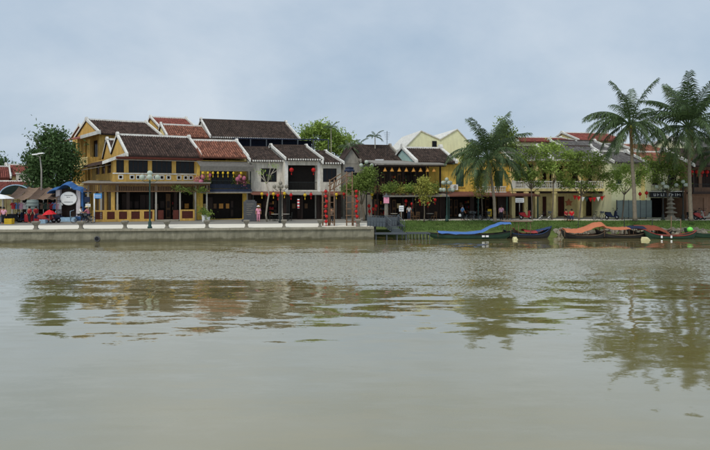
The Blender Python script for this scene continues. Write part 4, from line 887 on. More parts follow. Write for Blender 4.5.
def palm(label, trunk_pts, D, sc=1.0, seed=0, layout=None, rr=.17, group='coconut palms on the river bank', dry=2, nuts=True):
    pts = [Vector((PX(x, D), D + dy, PZ(y, D))) for x, y, dy in trunk_pts]; base = pts[0]
    ro = thing('coconut_palm', label, 'palm tree', base, group); g = random.Random(seed)
    fine = []
    for i in range(len(pts) - 1):
        for k in range(8): fine.append(pts[i].lerp(pts[i + 1], k / 8))
    fine.append(pts[-1]); n = len(fine)
    rad = [rr * (1.35 if i == 0 else 1.0 - .35 * i / n) * (1.06 if i % 2 else .97) for i in range(n)]
    t = MB(); t.tube(fine, rad, 9); t.build('trunk', 'palm_bark', ro, True)
    top = pts[-1] - base
    for (az, ei, s) in layout:
        o = bpy.data.objects.new('frond', FR[(ei, g.randint(0, 1))]); COL.objects.link(o); o.parent = ro
        o.location = top + Vector((math.cos(R(az)) * .12, math.sin(R(az)) * .12, g.uniform(-.1, .15))); o.rotation_euler = (R(g.uniform(-14, 14)), R(g.uniform(-6, 6)), R(az)); o.scale = (s * sc,) * 3
    for k in range(dry):
        o = bpy.data.objects.new('dry_frond', FR['dry']); COL.objects.link(o); o.parent = ro; o.location = top + Vector((0, 0, -.15)); o.rotation_euler = (0, R(20), R(g.uniform(180, 360))); o.scale = (sc * .8,) * 3
    if nuts:
        for k in range(5):
            a = g.uniform(0, 6.28); MB().ball(tuple(base + top + Vector((math.cos(a) * .28, math.sin(a) * .28, -.35 + g.uniform(-.12, .1)))), .14, 8, sz=1.2).build('coconut', 'leaf_yellow', ro, True)
    return ro
def lay(seed, n=24, bias=0, upright=1.0):
    g = random.Random(seed); out = []
    for i in range(n):
        az = (i * 137.5 + g.uniform(-12, 12) + bias) % 360; f = i / (n - 1); ei = min(6, int((f ** upright) * 7 + g.uniform(-.3, .3))); out.append((az, max(0, ei), g.uniform(.88, 1.05)))
    return out
palm('coconut palm with upright spears in front of the bright yellow house', [(495, 222, 0), (494.5, 200, .1), (492, 180, .2), (489.5, 158, .3)], 52.8, 1.12, 1, lay(1, 30, 10) + [(178, 3, 1.05), (5, 4, 1.1), (200, 4, 1.0), (160, 4, 1.0)], .17)
palm('coconut palm with a bent pale trunk before the walled yard house', [(635, 221, 0), (634.5, 190, .1), (633, 160, .2), (632, 124, .3)], 52.4, 1.1, 2, lay(2, 25, 40, .8) + [(180, 2, 1.1), (172, 2, 1.05), (188, 3, 1.1), (195, 4, 1), (-8, 4, 1.0), (-20, 5, 1), (150, 3, 1)], .2)
palm('coconut palm with dark bushy crown and straight trunk before the corner shop end', [(691, 221, 0), (690.5, 195, .1), (690, 165, .1), (689, 127, .1)], 52.8, 1.2, 3, lay(3, 32, 70, 1.05) + [(175, 2, 1.05), (100, 0, 1.0), (80, 0, 1.1), (185, 4, .9), (250, 0, 1.05), (20, 1, 1.05), (160, 1, 1.05)], .2)
palm('coconut palm whose fronds reach in beside the brown shophouse', [(724, 221, 0), (722, 185, .1), (721, 152, .2)], 53.4, .9, 4, lay(4, 22, 20), .18)
def areca(label, px, D, y0, sc, seed):
    ro = thing('areca_palm', label, 'palm tree', gr(px, D), 'thin areca palms behind the houses'); g = random.Random(seed); top = Vector((0, 0, PZ(y0, D) - GZ))
    t = MB(); b0 = Vector(gr(px, D)); t.tube([b0, b0 + top * .5 + Vector((.05, 0, 0)), b0 + top], [.09, .07, .06], 7); t.build('trunk', 'pale_bark', ro, True)
    for k in range(10):
        o = bpy.data.objects.new('frond', FR[((1, 2, 3, 2, 3, 4, 1, 3, 4, 2)[k], k % 2)]); COL.objects.link(o); o.parent = ro; o.location = top; o.rotation_euler = (0, 0, R(k * 137.5 + g.uniform(-9, 9))); o.scale = (sc,) * 3
areca('lone thin areca palm rising over the broad dark roof', 375, 66, 137, .33, 1)
areca('areca palm leaning over the small grey gable', 349, 64, 148, .42, 2)
areca('areca palm at the right edge of the bright backdrop tree', 358, 68, 146, .40, 3)
areca('areca palm topping the bright backdrop tree', 331, 72, 128, .35, 4)
# potted plants
def pot_plant(label, loc, h, r, leaf, pot='white', ph=.45, pr=.2, seed=1, group=None, name='potted_plant', n=260):
    ro = thing(name, label, 'plant', loc, group); x, y, z = loc
    MB().lathe((x, y, z), [(pr * .7, 0), (pr * .95, ph * .7), (pr * 1.1, ph), (pr * .9, ph), (pr * .85, ph - .06)], 10).build('pot', pot, ro)
    t = MB(); t.tube([(x, y, z + ph - .08), (x + .02, y, z + ph + h * .5)], [.03, .015], 5); t.build('stem', 'bark', ro)
    leaves('foliage', leaf, ro, [(x, y, z + ph + h * .5, r, r, h * .5), (x + r * .3, y, z + ph + h * .3, r * .7, r * .7, h * .3)], n, .11, seed); return ro
pot_plant('leafy plant in tall white pot at the end of the restaurant terrace', gr(203.8, 53.6), 1.0, .38, 'leaf_mid', 'white', .7, .22, 1)
pot_plant('small plant in short white pot beside the tall potted plant', gr(208.3, 53.8), .4, .22, 'leaf_light', 'white', .5, .2, 2, n=120)
for i, p in enumerate((386, 393, 400, 407, 413.5, 420, 427, 434)):
    u = Hb.u(p, -1.0); pot_plant('leafy plant on the timber bar awning, ' + ORD[7 - i] + ' planter from the teal street lamp', Hb.T(u, -1.0, 2.72), .95 + .25 * math.sin(i * 2.1), .52, ('leaf_light', 'leaf_mid', 'leaf_yellow')[i % 3], 'brown_wood', .3, .24, 30 + i, 'planters on the timber bar awning', n=420)
for i, (p, mm) in enumerate(((199, 'flower_pink'), (204.5, 'leaf_light'), (238, 'leaf_mid'), (242, 'flower_pink'), (245.5, 'leaf_yellow'))):
    u = E.u(p, -1.0); pot_plant(('pink flowering plant at the left end of the dark balcony', 'pale leafy plant beside pink flowers on the dark balcony', 'green leafy plant on the right half of the dark balcony', 'pink flowering plant at the right end of the dark balcony', 'yellowish trailing plant at the corner of the dark balcony')[i], E.T(u, -.95, 3.4), 1.3, .35, mm, 'brown_wood', .35, .18, 50 + i, n=240)
leafb = [(TF.u(p), z) for p, z in ((186, 3.3), (190, 3.1), (194, 3.4), (199, 3.2), (203, 3.3), (178, 3.5))]
vo = thing('creeper', 'green creeper trailing over the right end of the slatted pergola', 'plant', TF.T(TF.u(195.3), .07, 0))
t = MB(TF.T); t.tube([(TF.u(195.3), -.2, 0), (TF.u(195), -.22, 2), (TF.u(193), -.2, 3.2)], [.04, .035, .02], 5); t.build('stem', 'bark', vo)
leaves('foliage', 'leaf_mid', vo, [(*TF.T(u, -.25, z), .5, .25, .3) for u, z in leafb], 700, .09, 61)
# ------------------------------------------------------------------ street furniture
def bollard():
    o = thing('stone_bollard', 'x', 'bollard'); m = MB(); m.lathe((0, 0, 0), [(.24, 0), (.24, .08), (.17, .1), (.16, .3)], 4); m.build('foot', 'stone', o)
    m = MB(); m.lathe((0, 0, 0), [(.17, .3), (.32, .5), (.36, .56), (.36, .66), (.3, .68)], 4); m.build('bowl', 'stone', o); return o
pb = bollard()
for i, p in enumerate((-8, 36, 81, 125, 167, 207, 246.5, 284, 320, 358)):
    D = 42.9 + (p - 36) * .0085; x = PX(p, D); y = YQ(x) + .62
    place(pb, i, (PX(p, y), y, 1.1), R(45) + math.atan(.11), 1.0, 'grey flared stone bollard, ' + ORD[9 - i] + ' along the quay edge counting from the landing stairs', 'stone bollards along the promenade')
def lamp_post(label, loc, h, mpost, mglobe, arms=4, gr_=.23, tiers=1, group='globe street lamps'):
    o = thing('street_lamp', label, 'street lamp', loc, group); x, y, z = loc
    m = MB(); m.lathe(loc, [(.2, 0), (.2, .12), (.13, .2), (.15, .5), (.1, .62), (.07, .7), (.055, h - .7), (.09, h - .62), (.05, h - .5), (.04, h - .15)], 10); m.build('post', mpost, o, True)
    k = 0
    for tr in range(tiers):
        zz = h - .45 - tr * .75; rad = .62 if tiers == 1 else (.45 + .25 * tr)
        for i in range(arms):
            a = i * 2 * math.pi / arms + .35 + tr * .6; e = (x + math.cos(a) * rad, y + math.sin(a) * rad, z + zz)
            b = MB(); b.tube([(x, y, z + zz - .12), (x + math.cos(a) * rad * .6, y + math.sin(a) * rad * .6, z + zz - .18), e], .025, 6); am = b.build('arm', mpost, o, True)
            MB().ball((e[0], e[1], e[2] + gr_), gr_, 12).build('globe', mglobe, am, True)
    MB().ball((x, y, z + h - .1 + gr_), gr_, 12).build('globe', mglobe, o, True)
    return o
x = PX(149.6, 44.2); lamp_post('dark street lamp with pale globes before the restaurant terrace', (x, 44.25, 1.1), 4.6, 'green_iron', 'globe', 4, .24)
lamp_post('dark street lamp with dull clear globes before the white shophouses', gr(280.5, 52), 3.9, 'iron', 'globe_clear', 4, .2)
lamp_post('teal street lamp with two tiers of pale globes before the timber bar', gr(446.8, 54.6), 4.3, 'green_iron', 'globe', 4, .22, 2)
lamp_post('thin street lamp left of the straight coconut palm', gr(663, 56), 3.9, 'iron', 'globe', 3, .2)
lamp_post('thin street lamp right of the stone pagoda beside the straight coconut palm', gr(683, 55.8), 4.1, 'iron', 'globe', 3, .2)
lamp_post('thin street lamp with pale globes behind the bare bamboo gate', gr(366.5, 55.6), 6.2, 'iron', 'globe', 2, .22)
# white led street light in the tree
o = thing('street_light', 'tall grey street light with white lamp heads before the big tree', 'street lamp', gr(41.5, 56.5)); t = MB()
t.tube([gr(41.5, 56.5), (PX(41.5, 56.5), 56.5, PZ(170, 56.5)), (PX(40.5, 56.5), 56.4, PZ(157, 56.5))], [.1, .08, .05], 8); t.build('pole', 'grey_post', o, True)
for (dx, py) in ((38.5, 155.5), (44, 154.5)):
    t = MB(); t.tube([(PX(40.5, 56.5), 56.4, PZ(157, 56.5)), (PX(dx, 56.5), 56.0, PZ(py + .5, 56.5))], .03, 6); a = t.build('arm', 'grey_post', o)
    x = PX(dx, 56.5); z = PZ(py, 56.5); MB().hexa([(x - .32, 55.8, z), (x + .32, 55.8, z + .05), (x + .32, 56.1, z + .05), (x - .32, 56.1, z), (x - .28, 55.82, z + .12), (x + .28, 55.82, z + .17), (x + .28, 56.08, z + .17), (x - .28, 56.08, z + .12)]).build('lamp_head', 'white', a)
# stele
S = Fr(243.2, 53.6, 257.2, 54.0); o = thing('stone_stele', 'dark grey stone slab standing on the promenade beside the person in pink', 'stone slab', S.T(0, 0, 0))
MB(S.T).prism([(.05, .22), (S.L - .05, .22), (S.L - .05, 2.1), (S.L - .22, 2.1), (S.L - .22, 2.24), (.22, 2.24), (.22, 2.1), (.05, 2.1)], lambda p, k: (p[0], .1 + .28 * k, p[1])).build('slab', 'dark_stone', o)
MB(S.T).box(-.12, S.L + .12, -.1, .6, 0, .22).build('plinth', 'dark_stone', o)
for k in range(6): MB(S.T).box(.35, S.L - .35 - .15 * (k % 3), .088, .099, 1.8 - k * .22, 1.86 - k * .22).build('carved_line', 'stone', o)
# sign posts
def post_sign(name, label, loc, h, sx, sz, msign, mpost='grey_post', off=0., text=True, w_=.04, group=None):
    o = thing(name, label, 'sign', loc, group); x, y, z = loc; t = MB(); t.tube([loc, (x, y, z + h)], w_, 8); t.build('post', mpost, o, True)
    s = MB().box(x + off - sx / 2, x + off + sx / 2, y - .09, y - .05, z + h - sz, z + h).build('sign_board', msign, o)
    if text:
        b = MB(); g = random.Random(int(abs(x) * 100))
        for r_ in range(2):
            xx = x + off - sx * .4
            while xx < x + off + sx * .36:
                l = g.uniform(.04, .1) * sx; b.box(xx, xx + l, y - .095, y - .0905, z + h - sz * (.42 + .34 * r_), z + h - sz * (.3 + .34 * r_)); xx += l + .03 * sx
        b.build('lettering', 'white' if msign == 'blue_sign' else 'slate_grey', s)
    return o
post_sign('street_sign', 'small blue sign on a white pole before the restaurant terrace', gr(94.3, 51.6), 2.95, .75, .5, 'blue_sign', 'white', .42, True, .06)
post_sign('notice_board', 'dark purple notice on a post between blue gateway and restaurant terrace', gr(87.5, 52.2), 2.6, .55, .55, 'navy', 'grey_post', 0, False)
post_sign('notice_board', 'low white notice under the dark purple one beside the blue gateway', gr(88.4, 51.9), 1.9, .5, .3, 'white', 'grey_post', 0, True)
post_sign('notice_board', 'white square notice on a post at the top of the landing stairs', gr(401.3, 51.0), 1.75, .46, .58, 'white', 'grey_post')
post_sign('notice_board', 'white notice on a stand behind the pink-clad person by the palm', gr(500.5, 55.8), 1.3, .36, .4, 'white', 'grey_post')
post_sign('menu_board', 'white framed board standing at the edge of the arcade beside the yellow house', gr(519.5, 57.3), 2.4, .95, .5, 'white', 'grey_post')
post_sign('menu_board', 'small yellow sign leaning among the bicycles under the palm', gr(489.5, 56.4), 1.2, .42, .8, 'yellow_cloth', 'grey_post')
o = thing('lantern_pillar', 'grey stone pillar topped by a pinkish lamp box at the landing stairs', 'pillar', gr(386.3, 50.6)); x, y, z = gr(386.3, 50.6)
MB().lathe((x, y, z), [(.3, 0), (.3, .2), (.2, .25), (.18, 1.95), (.26, 2.0)], 8).build('shaft', 'stone', o)
MB().box(x - .26, x + .26, y - .26, y + .26, z + 2.0, z + 2.6).build('lamp_box', 'pink', o)
MB().lathe((x, y, z), [(.38, 2.6), (.34, 2.68), (.12, 2.8), (.08, 2.95), (.02, 3.0)], 8).build('cap', 'dark_stone', o)
# stone pagoda
x, y, z = gr(671, 56.8); o = thing('stone_pagoda', 'grey tiered stone pagoda ornament before the corner shop', 'pagoda', (x, y, z))
MB().lathe((x, y, z), [(.62, 0), (.62, .25), (.45, .32), (.42, .5)], 6).build('base', 'stone', o)
for k in range(4):
    w_ = .62 - .1 * k; zz = .5 + .47 * k; MB().lathe((x, y, z), [(w_ * .5, zz), (w_ * .5, zz + .22), (w_ * 1.05, zz + .26), (w_ * 1.1, zz + .33), (w_ * .55, zz + .47)], 6).build('tier', 'stone', o)
MB().lathe((x, y, z), [(.12, 2.38), (.18, 2.46), (.05, 2.6), (.01, 2.8)], 6).build('finial', 'stone', o)
# ------------------------------------------------------------------ lanterns
def lantern_proto(label, m, r, sz=1.1, tassel=True):
    o = thing('lantern', label, 'lantern'); q = MB(); n = 12
    prof = [(r * .35, -r * sz)] + [(r * math.cos(a), r * sz * math.sin(a)) for a in np.linspace(-1.1, 1.1, 7)] + [(r * .35, r * sz)]
    q.lathe((0, 0, 0), prof, n); q.build('shade', m, o, True)
    c = MB(); c.lathe((0, 0, r * sz), [(r * .4, -.01), (r * .4, .05), (.012, .06), (.012, .24)], 8); c.build('cap', 'dark_wood', o); c = MB(); c.lathe((0, 0, -r * sz), [(r * .4, -.05), (r * .4, .01)], 8); c.build('base_ring', 'dark_wood', o)
    if tassel: t = MB(); t.lathe((0, 0, -r * sz - .05), [(.02, -.28), (.05, -.24), (.03, 0)], 6); t.build('tassel', m, o)
    return o
L1 = lantern_proto('large red balloon lantern hanging in the white loggia', 'red', .25, .95)
for i, p in enumerate((291.5, 313.5)):
    u = W2.u(p, -.3); place(L1, i, W2.T(u, -.3, 5.55), 0, 1, 'large red balloon lantern in the white loggia at its end nearer the ' + ('flower balcony' if i == 0 else 'bamboo gate'), 'pair of red loggia lanterns')
L2 = lantern_proto('small yellow lantern hanging under the shophouse awnings', 'yellow_cloth', .17)
for i, (p, y_) in enumerate(((262, 194), (273.5, 194), (284.5, 193.5), (336.5, 194.5), (372, 194.5), (305, 195))):
    place(L2, i, (PX(p, 56.1), 56.1, PZ(y_, 56.1)), 0, 1, 'small yellow lantern ' + ('left of the bare tree under the shop awning', 'beside the dull globe lamp under the shop awning', 'just past the dull globe lamp under the shop awning', 'inside the bamboo gate against the dark shop', 'beside the leafy bush near the lamp box pillar', 'under the loggia beyond the white and red tube lantern')[i], 'yellow lanterns under the awnings')
L3 = lantern_proto('small red lantern hanging in the shade of the shophouse fronts', 'red', .17)
for i, (p, y_) in enumerate(((268, 195), (278, 195.5), (291, 195), (311, 194.5), (344, 194), (369, 206), (373, 209), (376, 206), (412, 204), (420, 201), (428, 203), (435, 200), (406, 201), (369.5, 211.5), (640, 194), (646.5, 193))):
    place(L3, i, (PX(p, 56.2), 56.2, PZ(y_, 56.2)), 0, 1, 'small red lantern ' + ['between bare tree and dull globe lamp', 'touching the top of the dull globe lamp', 'under the loggia before the tube lantern', 'under the loggia far from the tube lantern', 'inside the bamboo gate opening', 'upper one left of the lamp box pillar', 'middle one left of the lamp box pillar', 'close beside the lamp box pillar', 'low under the timber bar planters', 'under the yellow-leaved young tree', 'right of the yellow-leaved young tree', 'beside the teal two-tier lamp', 'high under the timber bar awning', 'lowest one by the leafy bush', 'beside the bent palm trunk', 'at the corner of the signboard shop'][i], 'red lanterns in the shop fronts')
L4 = thing('lantern', 'amber cone lantern hanging in a row under the flat canopy', 'lantern')
q = MB(); q.lathe((0, 0, 0), [(.24, -.2), (.2, -.12), (.05, .22), (.03, .26)], 10); q.build('shade', 'amber', L4, True); q = MB(); q.tube([(0, 0, .25), (0, 0, .5)], .012, 4); q.build('cord', 'iron', L4)
for i, p in enumerate((385, 392, 399.3, 406.3, 413.5, 420.5, 427.5, 434)): place(L4, i, Hb.T(Hb.u(p, -.7), -.7, 5.52), 0, 1, 'amber cone lantern under the flat canopy, ' + ORD[7 - i] + ' from the yellow wall', 'cone lanterns under the flat canopy')
L5 = lantern_proto('small pale yellow lantern along the valance of the flower balcony', 'yellow_cloth', .13, 1.2)
for i, p in enumerate((203, 208, 213, 218, 223, 228, 233.5, 241)): place(L5, i, E.T(E.u(p, -1.85), -1.85, 5.15), 0, 1, 'pale yellow lantern on the balcony valance, ' + ORD[7 - i] + ' from the white shophouse', 'pale lanterns along the balcony valance')
L6 = lantern_proto('pink and red lantern hung at the ends of the flower balcony', 'flower_pink', .24)
for i, (p, z) in enumerate(((203, 4.75), (209.5, 4.95), (201, 4.2), (240, 4.8), (244, 4.6), (237.5, 4.5))): place(L6, i, E.T(E.u(p, -1.6), -1.6, z), 0, 1, 'pink lantern on the flower balcony ' + ('beside the terrace end post', 'highest at the terrace end', 'lowest at the terrace end', 'highest at the white shophouse end', 'nearest the white shophouse', 'lowest at the white shophouse end')[i], 'pink lanterns on the flower balcony')
L7 = lantern_proto('red and gold lantern on the upper balcony of the brown shophouse', 'red', .2)
for i, p in enumerate((692, 697, 702, 707, 712)): place(L7, i, Nf.T(Nf.u(p, -.8), -.8, 5.35), 0, 1, 'red lantern on the brown balcony, ' + ORD[i] + ' from the signboard shop', 'lanterns on the brown balcony')
# banner lantern
x, y, z = W2.T(W2.u(298.5, -1.2), -1.2, 2.3); o = thing('banner_lantern', 'tall white and red tube lantern hanging before the loggia shophouse', 'lantern', (x, y, z - 1.15))
q = MB(); q.lathe((x, y, z - 1.05), [(.12, 0), (.13, .05), (.13, 1.0), (.12, 1.05)], 10); q.build('shade', 'white', o, True)
for zz in (-.98, -.62, -.28): q = MB(); q.lathe((x, y, z + zz), [(.135, 0), (.135, .16)], 10); q.build('band', 'bright_red', o, True)
q = MB(); q.tube([(x, y, z), (x, y, z + .42)], .012, 4); q.build('cord', 'iron', o)
for i, (p, mm) in enumerate(zip(np.linspace(575, 606, 9), ('red', 'bright_red', 'white', 'green_shutter', 'red', 'bright_red', 'white', 'red', 'bright_red'))):   # pennants on the arcade
    x, y, z = K.T(K.u(p, -.3), -.3, 2.35 - .25 * math.sin(i / 8 * math.pi)); s = .24
    o = MB().add([(x - s, y, z + .3), (x + s, y, z + .3), (x, y, z - .25), (x - s, y + .02, z + .3), (x + s, y + .02, z + .3), (x, y + .02, z - .25)], [(0, 2, 1), (3, 4, 5), (0, 1, 4, 3), (1, 2, 5, 4), (2, 0, 3, 5)]).build('pennant', mm)
    tag(o, {'red': 'dark red', 'bright_red': 'bright red', 'white': 'white', 'green_shutter': 'dark green'}[mm] + ' pennant, ' + ORD[i] + ' on the arcade cord from the bushier street tree', 'pennant', 'pennants on the arcade')
q = MB(); q.tube([K.T(K.u(p, -.3), -.29, 2.66 - .25 * math.sin(i / 8 * math.pi)) for i, p in enumerate(np.linspace(575, 606, 9))], .012, 4); tag(q.build('cord', 'iron'), 'thin cord carrying pennants across the arcade house', 'cord')
x, y, z = K.T(K.u(569, 1.9), 1.9, 1.75); o = MB(); pts = []
for k in range(10): a = math.pi / 2 + k * math.pi / 5; r_ = .5 if k % 2 == 0 else .24; pts.append((math.cos(a) * r_, math.sin(a) * r_))
o.prism(pts, lambda p, k: (x + p[0], y + .12 * k, z + p[1])); tag(o.build('star_lantern', 'orange_tarp'), 'orange star lantern on the cream wall under the arcade', 'lantern')
# ------------------------------------------------------------------ bamboo gate with lanterns
DG = 47.2
gt = thing('bamboo_gate', 'tall bamboo pole gate with lattice towers standing on the promenade', 'gate', gr(340, DG))
def pole(a, b_, r=.06, name='pole'):
    q = MB(); q.tube([a, b_], [r, r * .85], 6); return q.build(name, 'pole_wood', gt, True)
def tower(p0, p1, ytop, dep=.7):
    zt = PZ(ytop, DG); x0, x1 = PX(p0, DG), PX(p1, DG)
    for x in (x0, x1):
        for y in (DG, DG + dep): pole((x, y, GZ), (x, y, zt))
    z = GZ + .35; k = 0
    while z < zt - .1:
        pole((x0 - .08, DG - .05, z), (x1 + .08, DG - .05, z + .03), .03, 'crossbar'); pole((x0 - .08, DG + dep + .05, z), (x1 + .08, DG + dep + .05, z), .03, 'crossbar')
        if k % 2 == 0: pole((x0 - .05, DG - .04, z + .3), (x0 - .05, DG + dep + .04, z + .3), .03, 'crossbar'); pole((x1 + .05, DG - .04, z + .3), (x1 + .05, DG + dep + .04, z + .3), .03, 'crossbar')
        z += .6; k += 1
tower(322.5, 328.2, 191.5); tower(329.6, 334.2, 179.5); tower(346.6, 352.2, 171.5); tower(353.2, 359.3, 190.5)
for dy in (-.02, .72):
    for (a, b_) in (((328, 186), (349, 172.5)), ((329, 191), (349, 178.5)), ((329, 181), (341, 173.5))): pole((PX(a[0], DG), DG + dy, PZ(a[1], DG)), (PX(b_[0], DG), DG + dy, PZ(b_[1], DG)), .04)
    for k in range(7): p = 330 + k * 2.8; pole((PX(p, DG), DG + dy - .03, PZ(190.6 - .63 * (p - 329), DG)), (PX(p + 1.5, DG), DG + dy - .03, PZ(186 - .643 * (p + 1 - 328), DG)), .022, 'lath')
x = PX(349.4, DG); MB().lathe((x, DG + .35, PZ(172, DG)), [(.45, 0), (.5, .12), (.36, .3), (.42, .42), (.1, .5)], 8).build('cloth_bundle', 'navy', gt)
L8 = lantern_proto('small red lantern threaded in a column on the bamboo gate', 'red', .15, .9)
k = 0
for p in (326.2, 356.6):
    for i in range(7): place(L8, k, (PX(p, DG - .08) + .05 * math.sin(i * 2), DG - .25, GZ + .42 + i * .46), 0, 1, 'red lantern, ' + ORD[i] + ' from the ground on the bamboo frame nearer the ' + ('white shophouse' if p < 340 else 'landing stairs'), 'red lanterns on the bamboo gate'); k += 1
# ------------------------------------------------------------------ landing stairs and jetty
ls = thing('landing_stairs', 'dark grey metal landing stairs with railings at the end of the quay', 'stairs', (3.0, 46.2, 0))
MB().box(1.72, 4.55, 47.6, 50.6, 1.0, 1.1).build('upper_deck', 'slate_grey', ls)
MB().box(1.75, 4.6, 44.9, 46.3, .5, .58).build('lower_deck', 'slate_grey', ls)
for i in range(5): MB().box(3.0 + .16 * (4 - i) * .9 - .3, 4.15 + .16 * (4 - i) * .9 - .3, 46.32 + i * .26, 46.56 + i * .26, .58 + i * .1, .66 + i * .1).build('step', 'steel_grey', ls)
for x in (1.85, 2.8, 3.7, 4.5):
    for y in (45.0, 46.2): q = MB(); q.tube([(x, y, -.8), (x, y, .5)], .05, 6); q.build('pile', 'slate_grey', ls)
for x in (1.9, 4.4):
    for y in (47.8, 50.4): q = MB(); q.tube([(x, y, -.8), (x, y, 1.0)], .06, 6); q.build('pile', 'slate_grey', ls)
def rail(a, b_, h, n, infill=True):
    A_, B_ = Vector(a), Vector(b_); q = MB(); q.tube([A_ + Vector((0, 0, h)), B_ + Vector((0, 0, h))], .035, 6); q.tube([A_ + Vector((0, 0, h * .5)), B_ + Vector((0, 0, h * .5))], .02, 5); o = q.build('handrail', 'steel_grey', ls, True)
    for i in range(n + 1): p = A_.lerp(B_, i / n); q = MB(); q.tube([p, p + Vector((0, 0, h))], .025, 5); q.build('baluster', 'slate_grey', o, True)
    if infill:
        q = MB(); d = Vector((0, .012, 0)); P_ = [A_ + Vector((0, 0, .08)), B_ + Vector((0, 0, .08)), B_ + Vector((0, 0, h - .1)), A_ + Vector((0, 0, h - .1))]
        q.add([p for p in P_] + [p + d for p in P_], [(0, 1, 2, 3), (7, 6, 5, 4), (0, 4, 5, 1), (1, 5, 6, 2), (2, 6, 7, 3), (3, 7, 4, 0)]); q.build('mesh_panel', 'steel_grey', o)
rail((1.1, 46.0, 1.1), (2.75, 46.5, 1.0), 1.0, 6); rail((2.75, 47.6, 1.1), (3.3, 46.4, .6), .95, 4, False); rail((3.95, 47.6, 1.1), (4.5, 46.4, .6), .95, 4, False); rail((4.4, 50.4, 1.1), (4.0, 47.7, 1.1), .95, 5); rail((2.75, 47.62, 1.1), (3.9, 47.62, 1.1), .9, 5)
jt = thing('jetty', 'low grey plank jetty beside the landing stairs', 'jetty', (5.6, 46.2, 0))
for i in range(11): MB().box(4.68 + i * .185, 4.68 + i * .185 + .165, 45.4, 47.0, .5, .56).build('plank', 'slate_grey', jt)
for i in range(7):
    for y in (45.45, 46.9): q = MB(); q.tube([(4.75 + i * .31, y, -.8), (4.75 + i * .31, y, .5)], .045, 6); q.build('pile', 'slate_grey', jt)
# ------------------------------------------------------------------ blue gateway
GD = 54.4; bgx = PX(68, GD); bg_ = thing('blue_gateway', 'gateway with wavy blue roof, white pillars and white oval sign', 'gateway', (bgx, GD, GZ))
def gp(px, py, dy=0): return (PX(px, GD), GD + dy, PZ(py, GD))
prof = [(50, 190.5), (52.5, 188.2), (56, 187.2), (59.5, 186.8), (62.5, 184.5), (65, 182.5), (68, 181.8), (71, 182.5), (73.5, 184.5), (76.5, 186.6), (80, 187), (83, 188), (85.5, 190.2)]
m = MB(); k = len(prof)
V = [];F = []
for (p, y_) in prof:
    a = gp(p, y_); b_ = gp(p, y_ + 2.2); V += [(a[0], GD - .55, a[2] - .25), (a[0], GD + .3, a[2] + .05), (a[0], GD + 1.15, a[2] - .25), (b_[0], GD + 1.15, b_[2] - .1), (b_[0], GD - .55, b_[2] - .1)]
for i in range(k - 1):
    for j in range(5): F.append((i*5+j, i*5+(j+1) % 5, (i+1)*5+(j+1) % 5, (i+1)*5+j))
F += [(4, 3, 2, 1, 0), tuple(range((k-1)*5, k*5))]; m.add(V, F); m.build('roof', 'blue_paint', bg_)
for (p0, p1) in ((55.8, 59.8), (76.2, 80.2)):
    MB().box(PX(p0, GD), PX(p1, GD), GD, GD + .5, GZ + .5, PZ(188.5, GD)).build('pillar', 'pillar_white', bg_)
    MB().box(PX(p0 - 1.2, GD), PX(p1 + 1.2, GD), GD - .15, GD + .65, GZ, GZ + .5).build('plinth', 'blue_paint', bg_)
MB().box(PX(81, GD), PX(83.2, GD), GD + .02, GD + .42, GZ, PZ(190, GD)).build('side_post', 'blue_paint', bg_)
MB().box(PX(60, GD), PX(76, GD), GD + .35, GD + .45, GZ + .5, PZ(189, GD)).build('door_screen', 'dark_wood', bg_)
for i in range(3): MB().box(PX(58 - i, GD), PX(78 + i, GD), GD - .5 - .32 * i, GD - .18 - .32 * i + (.0 if i else .3), GZ, GZ + .42 - .14 * i).build('step', 'pale_blue', bg_)
for p in (60.5, 75): q = MB(); q.tube([gp(p, 218, -.9), gp(p, 211, -.9), gp(p, 210, -.2)], .04, 6); q.build('handrail', 'pale_blue', bg_, True)
c = gp(69, 198.5, -.12); q = MB(); n = 24; rx, rz = 8.2 * GD / FPX, 6.6 * GD / FPX
q.prism([(math.cos(2*math.pi*i/n) * rx, math.sin(2*math.pi*i/n) * rz) for i in range(n)], lambda p, k: (c[0] + p[0], c[1] + .07 * k, c[2] + p[1])); sgn = q.build('oval_sign', 'white', bg_)
q = MB(); g = random.Random(4)
for (zz, w_, h_) in ((.32, .42, .1), (.14, .2, .07), (-.38, .5, .08)):
    x = -w_
    while x < w_: l = g.uniform(.04, .09); q.box(c[0] + x, c[0] + x + l, c[1] - .006, c[1] - .001, c[2] + zz - h_ / 2 * g.uniform(.5, 1), c[2] + zz + h_ / 2); x += l + .03
q.build('lettering', 'slate_grey', sgn)
q = MB(); q.prism([(math.cos(2*math.pi*i/n) * (rx + .05), math.sin(2*math.pi*i/n) * (rz + .05)) for i in range(n)], lambda p, k: (c[0] + p[0], c[1] + .072 + .04 * k, c[2] + p[1])); q.build('sign_rim', 'grey_post', sgn)
